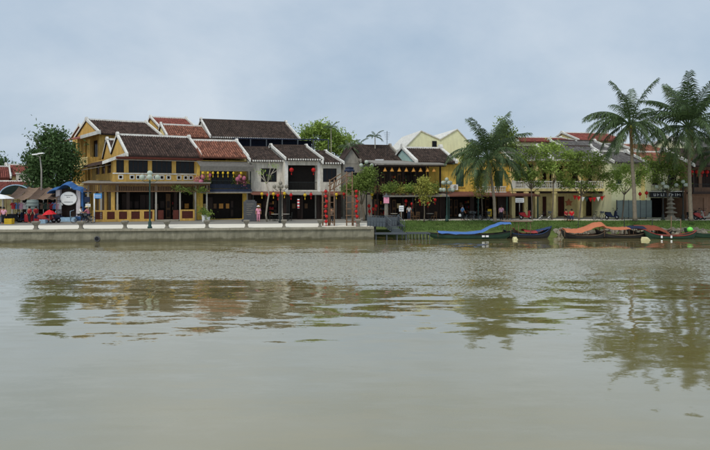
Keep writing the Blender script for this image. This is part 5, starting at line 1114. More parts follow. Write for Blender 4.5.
# ------------------------------------------------------------------ market
def stall(label, p0, p1, m1, seed):
    D0, D1 = 53.2, 57.0; g = random.Random(seed); x0, x1 = PX(p0, D0), PX(p1, D0); ro = thing('market_stall', label, 'market stall', ((x0 + x1) / 2, D0, GZ), 'market stalls under tarps')
    zf, zr = PZ(198.5, D0), PZ(185.5, D1) - .15; nu, nv = 7, 5; V = []; F = []
    sh = 8.5 * D1 / FPX
    for i in range(nu):
        for j in range(nv):
            a, b_ = i / (nu - 1), j / (nv - 1)
            V.append((x0 + (x1 - x0) * a + sh * b_ - (D1 - D0) * .55 * b_, D0 + (D1 - D0) * b_, zf + (zr - zf) * b_ - .16 * math.sin(math.pi * a) - .1 * math.sin(math.pi * b_) + g.uniform(-.05, .05)))
    for i in range(nu - 1):
        for j in range(nv - 1): F.append((i*nv+j, (i+1)*nv+j, (i+1)*nv+j+1, i*nv+j+1))
    MB().add(V, F).build('tarp', m1, ro, True)
    for idx, (a, b_) in enumerate(((0, 0), (nu - 1, 0), (0, nv - 1), (nu - 1, nv - 1))):
        v = V[a * nv + b_]; q = MB(); q.tube([(v[0], v[1] + .04, GZ), (v[0], v[1] + .04, v[2] - .03)], .035, 6); q.build('pole', 'brown_wood', ro, True)
    MB().box(x0 + .1, x1 - .1, D0 + .4, D0 + 1.2, GZ + .72, GZ + .8).build('table_top', 'brown_wood', ro)
    MB().box(x0 + .15, x1 - .15, D0 + .45, D0 + 1.15, GZ, GZ + .719).build('table_cloth', g.choice(('navy', 'red_wood', 'dark_wood')), ro)
    MB().box(x0 + .05, x1 - .05, D0 + 2.6, D0 + 2.65, GZ, GZ + 2.3).build('back_sheet', 'inside_shade', ro)
    q = MB(); q.tube([(x0, D0 + .82, zf - .25), (x1, D0 + .82, zf - .25)], .02, 5); q.build('clothes_rail', 'iron', ro)
    return x0, x1, D0, zf
cols_ = [('shirt_red', 'dark red'), ('shirt_blue', 'blue'), ('shirt_pink', 'pale pink'), ('shirt_white', 'white'), ('denim', 'denim blue'), ('yellow_cloth', 'yellow'), ('flower_pink', 'rose'), ('trousers_dark', 'black'), ('tan_tarp', 'tan'), ('green_shutter', 'dark green'), ('grey_tarp', 'light grey')]
def garment(x, y, z, m, label, s=1.0):
    o = thing('hanging_shirt', label, 'shirt', (x, y, z - .75 * s), 'clothes hanging at the market stalls'); P_ = [(-.13, 0), (-.2, -.03), (-.36, -.28), (-.27, -.36), (-.2, -.26), (-.22, -.75), (.22, -.75), (.2, -.26), (.27, -.36), (.36, -.28), (.2, -.03), (.13, 0), (.05, -.06), (-.05, -.06)]
    q = MB(); q.prism([(a * s, b_ * s) for a, b_ in P_], lambda p, k: (x + p[0], y + .05 * k + .03 * math.sin(p[0] * 20), z + p[1])); q.build('cloth', m, o)
    q = MB(); q.tube([(x - .16 * s, y + .025, z), (x, y + .025, z + .07), (x, y + .025, z + .16)], .012, 4); q.build('hanger', 'iron', o)
g = random.Random(9); ci = 0
SN = ['brown-tarped stall at the open end of the market', 'tan-tarped stall second from the open end of the market', 'brown-tarped stall behind the grey storage drum', 'tan-tarped stall between storage drum and red parasol', 'brown-tarped stall against the blue gateway']
for i, (p0, p1) in enumerate(((6, 17.5), (17.5, 28), (28, 38), (38, 47.5), (47.5, 56.5))):
    x0, x1, D0, zf = stall(SN[i], p0, p1, ('brown_tarp', 'tan_tarp')[i % 2], 70 + i)
    for k in range(3):
        mm, cn_ = cols_[ci % 11]; ci += 1
        garment(x0 + (x1 - x0) * (k + .5) / 3, D0 + .8, zf - .42, mm, f'{cn_} shirt, {ORD[k]} on the rail of the stall ' + ('at the open market end', 'second from the open market end', 'behind the storage drum', 'between storage drum and red parasol', 'against the blue gateway')[i], .95)
# arched awning behind
aw = thing('arched_awning', 'teal arched awning rising behind the market stalls', 'awning', gr(17, 59)); V = []; F = []; n = 14
for i in range(n + 1):
    a = math.pi * (.08 + .84 * i / n); x = PX(18 - 17 * math.cos(a), 59); z = PZ(198 - 13 * math.sin(a), 59); V += [(x, 58.6, z), (x, 62.5, z)]
for i in range(n): F.append((2*i, 2*i+2, 2*i+3, 2*i+1))
MB().add(V, F).build('sheet', 'awning_teal', aw, True)
q = MB(); q.tube([V[2*i] for i in range(n + 1)], .07, 6); q.build('arch_frame', 'pale_blue', aw, True)
for v in (V[0], V[1], V[-2], V[-1]): q = MB(); q.tube([(v[0], v[1], GZ), v], .05, 6); q.build('post', 'grey_post', aw, True)
def parasol(label, loc, h, r, m, tilt=0., drop=.35):
    o = thing('market_parasol', label, 'parasol', loc); x, y, z = loc; q = MB(); q.tube([loc, (x, y, z + h)], .03, 6); q.build('pole', 'grey_post', o)
    n = 8; V = [(x, y, z + h)]; F = []
    for ring, (rr_, dz) in enumerate(((.5, drop * .35), (1, drop))):
        for i in range(n): a = 2 * math.pi * i / n + .2; V.append((x + math.cos(a) * r * rr_, y + math.sin(a) * r * rr_, z + h - dz + tilt * math.cos(a) * rr_))
    for i in range(n): F += [(0, 1 + i, 1 + (i + 1) % n), (1 + i, 9 + i, 9 + (i + 1) % n, 1 + (i + 1) % n)]
    MB().add(V, F).build('canopy', m, o)
    for i in range(n): q = MB(); q.tube([V[0], V[9 + i]], .012, 4); q.build('rib', 'grey_post', o)
    MB().lathe(loc, [(.25, 0), (.25, .08), (.05, .1)], 8).build('foot', 'dark_stone', o)
parasol('low bright red parasol standing between the market stalls and blue gateway', gr(49.3, 51.0), 1.35, .68, 'bright_red', .06, .5)
parasol('wide pale parasol over the stall at the open end of the market', gr(0, 51), 2.9, 1.3, 'white', .05, .5)
parasol('second pale parasol beyond the wide one beside the market', gr(-14, 51.5), 2.9, 1.3, 'shirt_white', -.05, .5)
# storage drum on a red-draped stand
x, y, z = gr(32.6, 52.2); o = thing('stand', 'low stand draped in dark red cloth under the grey storage drum', 'stand', (x, y, z)); MB().box(x - .52, x + .52, y - .4, y + .4, z + .78, z + .86).build('top', 'brown_wood', o)
for sx in (-1, 1):
    for sy in (-1, 1): MB().box(x + sx * .46 - .04, x + sx * .46 + .04, y + sy * .34 - .04, y + sy * .34 + .04, z, z + .78).build('leg', 'brown_wood', o)
MB().box(x - .56, x + .56, y - .44, y - .41, z + .1, z + .87).build('drape', 'shirt_red', o)
d = thing('storage_drum', 'grey-green storage drum standing on a red-draped stand', 'drum', (x, y, z + .86)); pr = [(.5, 0), (.53, .04)]
for k in range(4): pr += [(.53, .2 + k * .32), (.56, .24 + k * .32), (.53, .28 + k * .32)]
MB().lathe((x, y, z + .86), pr + [(.53, 1.3), (.48, 1.38)], 16).build('body', 'plastic_grey', d, True); MB().lathe((x, y, z + .86), [(.5, 1.381), (.5, 1.43), (.1, 1.47)], 16).build('lid', 'plastic_grey', d, True)
def crate(label, loc, m, w_=.7, h=.5, d_=.45):
    o = thing('crate', label, 'crate', loc); x, y, z = loc; q = MB(); q.box(x - w_/2, x + w_/2, y - d_/2, y + d_/2, z, z + .04); q.build('base', m, o)
    for k in range(3):
        zz = z + .05 + k * (h - .05) / 3; hh = (h - .05) / 3 - .03
        for yy in (y - d_/2, y + d_/2 - .03): MB().box(x - w_/2, x + w_/2, yy, yy + .03, zz, zz + hh).build('slat', m, o)
        for xx in (x - w_/2, x + w_/2 - .03): MB().box(xx, xx + .03, y - d_/2 + .031, y + d_/2 - .031, zz, zz + hh).build('slat', m, o)
    for sx in (-1, 1):
        for sy in (-1, 1): cx_ = x + sx * (w_/2 - .05); cy_ = y + sy * (d_/2 - .05); MB().box(cx_ - .025, cx_ + .025, cy_ - .018, cy_ + .018, z + .04, z + h).build('corner_post', m, o)
    return o
crate('yellow plastic crate on the promenade before the market stalls', gr(9.4, 49.8), 'yellow_cloth', .72, .55)
crate('red plastic crate on the ground beside the draped stand', gr(38.5, 51.6), 'shirt_red', .6, .45)
crate('pale blue crate beside the red parasol foot', gr(43.6, 50.8), 'pale_blue', .6, .4)
# ------------------------------------------------------------------ two-wheelers
def bicycle():
    o = thing('bicycle', 'x', 'bicycle')
    for x in (-.52, .52):
        wv = MB(); wv.ring((x, 0, .34), .31, .022, 'y', 20, 6); wo_ = wv.build('tyre', 'rubber', o, True)
        s = MB()
        for k in range(5): a = k * math.pi / 5; s.tube([(x + math.cos(a) * .29, 0, .34 + math.sin(a) * .29), (x - math.cos(a) * .29, 0, .34 - math.sin(a) * .29)], .006, 4)
        s.build('spokes', 'chrome', wo_, kind='stuff')
    f = MB(); f.tube([(-.52, 0, .34), (-.06, 0, .3), (.38, 0, .78), (-.16, 0, .74), (-.06, 0, .3)], .02, 6); f.tube([(-.52, 0, .34), (-.16, 0, .74), (-.2, 0, .86)], .016, 6); f.tube([(.52, 0, .34), (.36, 0, .92)], .018, 6); f.build('frame', 'slate_grey', o, True, 'stuff')
    h = MB(); h.tube([(.22, -.26, .98), (.36, -.12, 1.0), (.36, .12, 1.0), (.22, .26, .98)], .014, 6); h.build('handlebar', 'chrome', o, True)
    s = MB(); s.hexa([(-.34, -.08, .86), (-.08, -.03, .88), (-.08, .03, .88), (-.34, .08, .86), (-.34, -.07, .93), (-.08, -.02, .92), (-.08, .02, .92), (-.34, .07, .93)]); s.build('saddle', 'black', o)
    b = MB(); b.hexa([(.46, -.13, .72), (.68, -.13, .72), (.68, .13, .72), (.46, .13, .72), (.42, -.17, .95), (.74, -.17, .95), (.74, .17, .95), (.42, .17, .95)]); b.build('basket', 'steel_grey', o)
    p = MB(); p.tube([(-.06, -.1, .3), (-.02, -.1, .14), (-.02, -.2, .14)], .014, 5); p.build('pedal', 'iron', o)
    p = MB(); p.tube([(-.06, .1, .3), (-.1, .1, .46), (-.1, .2, .46)], .014, 5); p.build('pedal', 'iron', o)
    c = MB(); c.ring((-.06, -.04, .3), .09, .012, 'y', 14, 5); c.build('chainwheel', 'iron', o, True)
    return o
def scooter(mc):
    o = thing('scooter', 'x', 'scooter')
    for x in (-.62, .62):
        wv = MB(); wv.ring((x, 0, .25), .2, .055, 'y', 18, 8); t_ = wv.build('tyre', 'rubber', o, True); r_ = MB(); r_.tube([(x, -.04, .25), (x, .04, .25)], .15, 12); r_.build('rim', 'chrome', t_, True)
    b = MB(); sec = [(-.86, .1, .58, .78), (-.6, .17, .42, .82), (-.25, .18, .3, .78), (.0, .16, .24, .42), (.3, .16, .24, .36), (.42, .18, .28, .95), (.52, .1, .5, 1.0)]
    V = []; F = []
    for (x, hw, z0, z1) in sec: V += [(x, -hw, z0), (x, hw, z0), (x, hw * .85, z1), (x, -hw * .85, z1)]
    for i in range(len(sec) - 1):
        for j in range(4): F.append((i*4+j, i*4+(j+1) % 4, (i+1)*4+(j+1) % 4, (i+1)*4+j))
    F += [(3, 2, 1, 0), tuple(range(4*len(sec)-4, 4*len(sec)))]; b.add(V, F); b.build('body', mc, o)
    s = MB(); s.hexa([(-.85, -.13, .79), (-.2, -.15, .785), (-.2, .15, .785), (-.85, .13, .79), (-.82, -.1, .88), (-.22, -.11, .85), (-.22, .11, .85), (-.82, .1, .88)]); s.build('seat', 'black', o)
    h = MB(); h.tube([(.4, -.36, 1.03), (.47, -.12, 1.05), (.47, .12, 1.05), (.4, .36, 1.03)], .02, 6); h.build('handlebar', 'iron', o, True)
    q = MB(); q.tube([(.62, 0, .25), (.5, 0, .75)], .04, 6); q.build('fork', 'chrome', o, True); q = MB(); q.ball((.55, 0, .92), .09, 8); q.build('headlight', 'chrome', o, True)
    f = MB(); f.hexa([(.44, -.07, .46), (.84, -.07, .38), (.84, .07, .38), (.44, .07, .46), (.46, -.06, .5), (.8, -.05, .44), (.8, .05, .44), (.46, .06, .5)]); f.build('mudguard', mc, o)
    for sy in (-1, 1): q = MB(); q.tube([(.42, sy * .3, 1.04), (.4, sy * .36, 1.22)], .008, 4); q.build('mirror_stalk', 'iron', o); q = MB(); q.ball((.4, sy * .37, 1.25), .055, 8, sx=.4); q.build('mirror', 'black', o, True)
    return o
bk = bicycle()
for i, (p, D, rz, lb) in enumerate(((79.5, 50.9, 12, 'bicycle ridden past the blue gateway by the person in white'), (88.2, 51.2, 170, 'bicycle ridden toward the blue gateway by the person in rose'), (470, 55.9, 25, 'bicycle parked under the red awning beside the blue-shirted walker'), (476, 56.2, 160, 'bicycle parked between walker and small yellow-green tree'), (484, 55.8, 15, 'bicycle parked against the coconut palm by the yellow sign'), (598, 56.4, 20, 'bicycle parked under the bushier street tree before the arcade'), (545, 56.6, 10, 'bicycle parked between the two slender trees before the arcade'))):
    place(bk, i, gr(p, D), R(rz), 1.0, lb, 'bicycles on the waterfront')
SB = {}
for i, (p, D, rz, mc, lb) in enumerate(((12, 52.2, 20, 'black', 'black scooter parked behind the yellow crate'), (19, 52.3, 15, 'black', 'black scooter parked under the second market tarp'), (25, 52.2, 160, 'navy', 'navy scooter parked beside the red-draped stand'), (47, 51.7, 10, 'boat_red', 'red scooter parked under the red parasol'), (53, 52.0, 170, 'navy', 'navy scooter parked between red parasol and blue gateway'), (693, 56.6, 20, 'black', 'black scooter parked beside the straight palm'), (700, 56.8, 15, 'boat_red', 'red scooter parked before the roller shutter'), (707, 56.7, 165, 'grey_post', 'grey scooter parked before the brown shophouse'), (612, 57.2, 10, 'navy', 'navy scooter parked before the grey fence panels'), (526, 57.4, 20, 'shirt_red', 'dark red scooter parked under the arcade trees'))):
    if mc not in SB: SB[mc] = scooter(mc); u_ = 0
    else: u_ = 1
    place(SB[mc], u_, gr(p, D), R(rz), 1.0, lb, 'scooters parked on the waterfront')
# tables and chairs
def table():
    o = thing('cafe_table', 'x', 'table'); MB().lathe((0, 0, 0), [(.38, .7), (.4, .72), (.4, .74), (.38, .75)], 14).build('top', 'grey_post', o); MB().lathe((0, 0, 0), [(.03, .05), (.03, .7)], 8).build('stem', 'iron', o); MB().lathe((0, 0, 0), [(.25, 0), (.25, .03), (.05, .06)], 10).build('foot', 'iron', o); return o
def chair(m):
    o = thing('chair', 'x', 'chair'); MB().box(-.21, .21, -.21, .21, .43, .47).build('seat', m, o)
    for sx in (-1, 1):
        for sy in (-1, 1): MB().box(sx * .19 - .018, sx * .19 + .018, sy * .19 - .018, sy * .19 + .018, 0, .43).build('leg', m, o)
        MB().hexa([(sx * .19 - .018, .18, .47), (sx * .19 + .018, .18, .47), (sx * .19 + .018, .21, .47), (sx * .19 - .018, .21, .47), (sx * .19 - .018, .25, .92), (sx * .19 + .018, .25, .92), (sx * .19 + .018, .28, .92), (sx * .19 - .018, .28, .92)]).build('back_post', m, o)
    for zz in (.6, .74, .86): MB().box(-.17, .17, .2 + (zz - .47) * .15, .225 + (zz - .47) * .15, zz, zz + .07).build('back_slat', m, o)
    return o
tb = table()
for i, (p, D, lb) in enumerate(((275, 54.6, 'round grey cafe table beside the bare tree'), (286, 54.7, 'round grey cafe table beyond the dull globe lamp'), (394, 56, 'round cafe table under the timber bar awning'), (430, 56, 'round cafe table by the wooden chairs near the teal lamp'))): place(tb, i, gr(p, D), 0, 1, lb, 'cafe tables')
cb = chair('iron'); cw = chair('brown_wood'); k = [0, 0]
for (p, D, rz, w_, lb) in ((271.5, 54.7, 80, 0, 'dark chair between bare tree and first cafe table'), (279, 54.5, -80, 0, 'dark chair between first cafe table and dull globe lamp'), (282.8, 54.8, 90, 0, 'dark chair just past the dull globe lamp'), (289.6, 54.7, -70, 0, 'dark chair at the far side of the second cafe table'), (390, 55.8, 70, 1, 'wooden chair beside the lamp box pillar'), (398, 55.9, -80, 1, 'wooden chair behind the white square notice'), (413.5, 55.6, 30, 1, 'wooden chair left of the yellow-leaved young tree'), (417, 55.8, 200, 1, 'wooden chair facing the yellow-leaved young tree'), (434, 55.8, -60, 1, 'wooden chair beside the teal lamp'), (510, 57.2, 80, 1, 'wooden chair beside the white framed board'), (506, 57.0, 20, 1, 'wooden chair between pink-clad person and white framed board')):
    place((cb, cw)[w_], k[w_], gr(p, D), R(rz), 1, lb, 'chairs outside the cafes'); k[w_] += 1
# ------------------------------------------------------------------ people
def skin_obj(name, J, E_, rad, m, parent, root):
    me = bpy.data.meshes.new(name); keys = list(J); me.from_pydata([J[q] for q in keys], [(keys.index(a), keys.index(b_)) for a, b_ in E_], []); me.materials.append(MATS[m])
    o = bpy.data.objects.new(name, me); COL.objects.link(o); o.parent = parent
    md = o.modifiers.new('skin', 'SKIN'); md.use_smooth_shade = True; sv = me.skin_vertices[0].data if me.skin_vertices else None
    if sv:
        for i, q in enumerate(keys): r_ = rad[q]; sv[i].radius = r_ if isinstance(r_, tuple) else (r_, r_); sv[i].use_root = (q == root)
    sb = o.modifiers.new('sub', 'SUBSURF'); sb.levels = 1; sb.render_levels = 2
    return o
def person(label, loc, rz, shirt, legs, pose='stand', hair='hair', hat=None, dress=False, s=1.0, group=None):
    o = thing('person', label, 'person', loc, group); o.rotation_euler = (0, 0, R(rz)); o.scale = (s, s, s)
    J = {'pelvis': (0, 0, .9), 'waist': (0, 0, 1.05), 'chest': (0, 0, 1.26), 'neck': (0, -.01, 1.41), 'head': (0, -.02, 1.5), 'crown': (0, -.02, 1.6)}
    for n_, sx in (('l', 1), ('r', -1)):
        J[n_ + 'sh'] = (sx * .17, 0, 1.34); J[n_ + 'hip'] = (sx * .09, 0, .86)
        if pose == 'sit':
            J[n_ + 'knee'] = (sx * .11, -.4, .88); J[n_ + 'ank'] = (sx * .11, -.42, .5); J[n_ + 'toe'] = (sx * .12, -.57, .45); J[n_ + 'elb'] = (sx * .23, -.05, 1.1); J[n_ + 'wri'] = (sx * .16, -.24, .98); J[n_ + 'hand'] = (sx * .12, -.32, .96)
        elif pose == 'ride':
            dk = .06 * sx; J[n_ + 'knee'] = (sx * .13, -.34, .74 + dk); J[n_ + 'ank'] = (sx * .11, -.2, .34 + dk); J[n_ + 'toe'] = (sx * .11, -.34, .28 + dk); J[n_ + 'elb'] = (sx * .25, -.24, 1.12); J[n_ + 'wri'] = (sx * .25, -.44, 1.03); J[n_ + 'hand'] = (sx * .25, -.51, 1.02)
        else:
            st = .18 * sx if pose == 'walk' else .03 * sx
            J[n_ + 'knee'] = (sx * .1, -st * .6 - .03, .48); J[n_ + 'ank'] = (sx * .1, -st + .03, .09 + (.05 if pose == 'walk' and sx < 0 else 0)); J[n_ + 'toe'] = (sx * .11, -st - .13, .035); J[n_ + 'elb'] = (sx * .24, st * .5, 1.08); J[n_ + 'wri'] = (sx * .25, st * .8 - .08, .86); J[n_ + 'hand'] = (sx * .25, st * .9 - .12, .78)
    if pose == 'ride':
        for q in ('waist', 'chest', 'neck', 'head', 'crown', 'lsh', 'rsh'): v = J[q]; J[q] = (v[0], v[1] - (v[2] - .9) * .25, v[2])
    if pose == 'sit': J = {q: (v[0], v[1], v[2] - .4) for q, v in J.items()}
    Ed = [('pelvis', 'waist'), ('waist', 'chest'), ('chest', 'neck'), ('neck', 'head'), ('head', 'crown')]
    for n_ in 'lr': Ed += [('chest', n_ + 'sh'), (n_ + 'sh', n_ + 'elb'), (n_ + 'elb', n_ + 'wri'), (n_ + 'wri', n_ + 'hand'), ('pelvis', n_ + 'hip'), (n_ + 'hip', n_ + 'knee'), (n_ + 'knee', n_ + 'ank'), (n_ + 'ank', n_ + 'toe')]
    rd = {'pelvis': (.13, .1), 'waist': (.12, .09), 'chest': (.145, .1), 'neck': .052, 'head': (.078, .09), 'crown': (.07, .08)}
    for n_ in 'lr': rd.update({n_ + 'sh': .055, n_ + 'elb': .042, n_ + 'wri': .03, n_ + 'hand': (.026, .042), n_ + 'hip': .085, n_ + 'knee': .058, n_ + 'ank': .04, n_ + 'toe': .032})
    skin_obj('body', J, Ed, rd, 'skin', o, 'pelvis')
    def sub(keys, edges, grow, m, name, root, extra=None):
        Jn = {q: J[q] for q in keys}; rn_ = {q: (tuple(x + grow for x in rd[q]) if isinstance(rd[q], tuple) else rd[q] + grow) for q in keys}
        if extra: rn_.update(extra)
        skin_obj(name, Jn, edges, rn_, m, o, root)
    sub(['pelvis', 'waist', 'chest', 'lsh', 'rsh', 'lelb', 'relb'], [('pelvis', 'waist'), ('waist', 'chest'), ('chest', 'lsh'), ('chest', 'rsh'), ('lsh', 'lelb'), ('rsh', 'relb')], .022, shirt, 'shirt', 'waist', {'pelvis': (.155, .125)})
    sub(['pelvis', 'lhip', 'rhip', 'lknee', 'rknee', 'lank', 'rank'], [('pelvis', 'lhip'), ('pelvis', 'rhip'), ('lhip', 'lknee'), ('rhip', 'rknee'), ('lknee', 'lank'), ('rknee', 'rank')], .02, legs, 'trousers', 'pelvis', {'lank': .06, 'rank': .06})
    if dress: MB().lathe((0, 0, 0), [(.24, .15), (.22, .5), (.17, .95)], 10, 1, .75).build('skirt', shirt, o, True).location = (0, 0, 0)
    h = J['crown']; c = (h[0], h[1] + .015, h[2] - .03)
    q = MB(); q.lathe(c, [(.085, -.09), (.105, -.03), (.1, .05), (.065, .1), (.01, .115)], 10, 1, 1.1); hm = q; 
    hm.v = [(a, b_, z_) for a, b_, z_ in hm.v]; ob = hm.build('hair', hair, None, True, loc=(0, 0, 0)); ob.parent = o
    f = J['head']; q = MB(); q.hexa([(-.012, f[1] - .075, f[2] + .0), (.012, f[1] - .075, f[2]), (.01, f[1] - .06, f[2]), (-.01, f[1] - .06, f[2]), (-.006, f[1] - .08, f[2] + .045), (.006, f[1] - .08, f[2] + .045), (.006, f[1] - .06, f[2] + .05), (-.006, f[1] - .06, f[2] + .05)]); ob = q.build('nose', 'skin', None, loc=(0, 0, 0)); ob.parent = o
    if hat:
        q = MB(); q.lathe((h[0], h[1], h[2] - .02), [(.2, 0), (.19, .01), (.02, .14), (.005, .14)], 14); ob = q.build('hat', hat, None, True, loc=(0, 0, 0)); ob.parent = o
    for ch in o.children:
        if ch.name.startswith('skirt'): pass
    return o
_ob = MB.build
PL = [('person in white shirt riding a bicycle past the blue gateway', gr(79.3, 50.9), 102, 'shirt_white', 'trousers_dark', 'ride', None),
      ('person in rose shirt riding a bicycle toward the blue gateway', gr(88.5, 51.2), -100, 'flower_pink', 'denim', 'ride', 'straw'),
      ('person in pale pink top standing by the market parasol', gr(3.8, 49.8), 10, 'shirt_pink', 'trousers_dark', 'stand', None),
      ('person in dark red shirt standing behind the pink-topped one at the market', gr(0.5, 50.4), 30, 'shirt_red', 'denim', 'stand', None),
      ('person in red shirt standing before the draped stand', gr(29.5, 51.4), -20, 'shirt_red', 'trousers_dark', 'stand', None),
      ('person in dark red shirt bending among scooters near the storage drum', gr(36.0, 51.5), 60, 'shirt_red', 'denim', 'walk', None),
      ('person in long pink dress and pale hat beside the stone slab', gr(258.4, 53.4), 10, 'pink', 'pink', 'stand', 'shirt_white'),
      ('person in blue shirt walking with a white bag before the red awning', gr(462.5, 55.6), 100, 'shirt_blue', 'trousers_dark', 'walk', None),
      ('person in pink shirt standing beside the coconut palm trunk', gr(501.3, 54.9), -15, 'shirt_pink', 'trousers_dark', 'stand', None),
      ('person in dark red shirt seated at the left on the grass verge before the arcade', gr(566, 55.2), 20, 'shirt_red', 'trousers_dark', 'sit', None),
      ('person in red shirt and dark trousers seated beside another before the arcade', gr(571.6, 55.3), -20, 'bright_red', 'denim', 'sit', None),
      ('person in white shirt standing in the shade under the timber bar', gr(409, 56.6), 0, 'shirt_white', 'denim', 'stand', None),
      ('person in tan shirt standing inside the bamboo gate', gr(331.5, 49.6), 15, 'tan_tarp', 'trousers_dark', 'stand', None)]
for i, (lb, loc, rz, sh_, lg, ps, hat) in enumerate(PL): person(lb, loc, rz, sh_, lg, ps, 'hair', hat, dress=(i == 6), s=1.0)
for p, lb, D in ((566, 'low wooden stool under the person in dark red', 55.2), (571.6, 'low wooden stool under the person in red', 55.3)):
    x, y, z = gr(p, D); o = thing('stool', lb, 'stool', (x, y, z)); MB().box(x - .17, x + .17, y - .15, y + .17, z + .34, z + .38).build('seat', 'brown_wood', o)
    for sx in (-1, 1):
        for sy in (-1, 1): MB().box(x + sx * .13 - .02, x + sx * .13 + .02, y + sy * .12 - .02, y + sy * .12 + .02, z, z + .34).build('leg', 'brown_wood', o)
x, y, z = gr(460, 55.45); o = thing('bag', 'white carrier bag held by the blue-shirted walker', 'bag', (x, y, z + .4)); MB().lathe((x, y, z + .4), [(.1, 0), (.15, .05), (.15, .22), (.08, .3)], 8, 1, .6).build('sack', 'white', o, True); q = MB(); q.tube([(x - .05, y, z + .69), (x, y, z + .8), (x + .05, y, z + .69)], .01, 4); q.build('handle', 'white', o)
# ------------------------------------------------------------------ boats
def boat(label, x0, x1, yc, W=1.25, H=.55, m='boat_dark', mg='boat_wood', ang=0., rise=(.55, .45), seats=3, name='wooden_boat'):
    L_ = x1 - x0; cx = (x0 + x1) / 2; o = thing(name, label, 'boat', (cx, yc, -.12), 'boats moored along the bank'); ns = 22; V = []; F = []
    ca, sa = math.cos(ang), math.sin(ang)
    def Tb(a, b_, z): return (cx + a * ca - b_ * sa, yc + a * sa + b_ * ca, z)
    def prm(t):
        e = abs(t); hw = W / 2 * max(.05, (1 - e ** 2.4)) ** .7; sh = H * .62 + (rise[0] if t < 0 else rise[1]) * e ** 3; kl = -.14 + (sh + .1) * e ** 7 * .85; return hw, sh, kl
    sec = []
    for i in range(ns + 1):
        t = -1 + 2 * i / ns; hw, sh, kl = prm(t); a = t * L_ / 2
        sec.append([Tb(a, -hw, sh), Tb(a, -hw * .93, sh * .5 + kl * .5), Tb(a, -hw * .6, kl), Tb(a, hw * .6, kl), Tb(a, hw * .93, sh * .5 + kl * .5), Tb(a, hw, sh), Tb(a, hw * .86, sh - .01), Tb(a, hw * .55, kl + .1), Tb(a, -hw * .55, kl + .1), Tb(a, -hw * .86, sh - .01)])
    q = MB()
    for s_ in sec: V += s_
    k = 10
    for i in range(ns):
        for j in range(k): F.append((i*k+j, i*k+(j+1) % k, (i+1)*k+(j+1) % k, (i+1)*k+j))
    F += [tuple(range(k))[::-1], tuple(range(ns*k, ns*k+k))]; q.add(V, F); q.build('hull', m, o)
    for idx in (0, 5):
        q = MB(); q.tube([(s_[idx][0], s_[idx][1], s_[idx][2] + .02) for s_ in sec], .035, 6); q.build('gunwale', mg, o, True)
    for i in range(seats):
        t = -.5 + i / max(1, seats - 1); hw, sh, kl = prm(t); a = t * L_ / 2; MB(Tb).box(a - .14, a + .14, -hw * .88, hw * .88, sh - .14, sh - .1).build('thwart', mg, o)
    q = MB(Tb); q.tube([(-L_ * .3, .2, H * .62 + .02), (L_ * .28, -.12, H * .62 + .1)], [.02, .022], 5); q.build('oar', 'pole_wood', o, True)
    q = MB(Tb); q.box(L_ * .12, L_ * .12 + .5, -.2, .2, .02, .34); q.build('box', 'brown_wood', o)
    q = MB(Tb); q.tube([(L_ * .47, 0, H * .62 + rise[1] * .8), (L_ * .5 + .3, 1.2, .35), (L_ * .5 + .5, 2.4, .55)], .015, 4); q.build('mooring_rope', 'straw', o)
    return o, Tb, L_
def tarp(name, m, parent, Tb, prof, hw, sag=.28, seed=0, poles=True):
    g = random.Random(seed); V = []; F = []; nv = 9; P_ = []
    for i in range(len(prof) - 1):
        for k in range(4): t = k / 4; P_.append((prof[i][0] + (prof[i+1][0] - prof[i][0]) * t, prof[i][1] + (prof[i+1][1] - prof[i][1]) * t))
    P_.append(prof[-1])
    for i, (a, z) in enumerate(P_):
        for j in range(nv):
            b_ = -1 + 2 * j / (nv - 1); V.append((a + g.uniform(-.02, .02), b_ * hw * (1 + .05 * math.sin(i * 1.7)), z - sag * abs(b_) ** 1.8 - .02 * math.sin(i * 1.6) * abs(b_) + g.uniform(-.03, .02)))
    for i in range(len(P_) - 1):
        for j in range(nv - 1): F.append((i*nv+j, (i+1)*nv+j, (i+1)*nv+j+1, i*nv+j+1))
    MB(Tb).add(V, F).build(name, m, parent, True)
    if poles:
        for (a, z) in (prof[0], prof[len(prof) // 2], prof[-1]):
            for sd in (-1, 1): q = MB(Tb); q.tube([(a, sd * hw * .6, .15), (a, sd * hw * .6, z - sag * .42 - .02)], .025, 5); q.build('canopy_pole', 'pole_wood', parent, True)
BX = lambda px, D=46.8: PX(px, D)
b1, T1, l1 = boat('dark green boat under a long bright blue tarp', BX(427), BX(512), 46.6, 1.3, .56, 'boat_green', 'boat_dark', rise=(.18, .35))
c1 = (BX(427) + BX(512)) / 2
tarp('tarp', 'blue_tarp', b1, T1, [(BX(437) - c1, .72), (BX(450) - c1, .64), (BX(466) - c1, .6), (BX(480) - c1, .74), (BX(490) - c1, 1.2), (BX(500) - c1, 1.52), (BX(509) - c1, 1.5)], .62, .17, 1)
for k in range(2): MB(T1).box(BX(479.5 + k * 3.8) - c1, BX(482.3 + k * 3.8) - c1, -.72, -.695, .18, .34).build('number_plate', 'white', b1)
b2, T2, l2 = boat('dark boat with flat plank canopy and blue upturned bow', BX(505), BX(553), 47.2, 1.3, .5, 'boat_dark', 'boat_blue', rise=(.4, .75))
c2 = (BX(505) + BX(553)) / 2; MB(T2).box(BX(503) - c2, BX(532) - c2, -.75, .75, 1.52, 1.57).build('canopy', 'tan_tarp', b2)
for a in (BX(506) - c2, BX(518) - c2, BX(530) - c2):
    for sd in (-1, 1): q = MB(T2); q.tube([(a, sd * .55, .2), (a, sd * .55, 1.52)], .03, 5); q.build('canopy_pole', 'pole_wood', b2, True)
tarp('cloth', 'boat_blue', b2, T2, [(BX(536) - c2, .72), (BX(543) - c2, .85), (BX(551) - c2, 1.05)], .35, .12, 3, False)
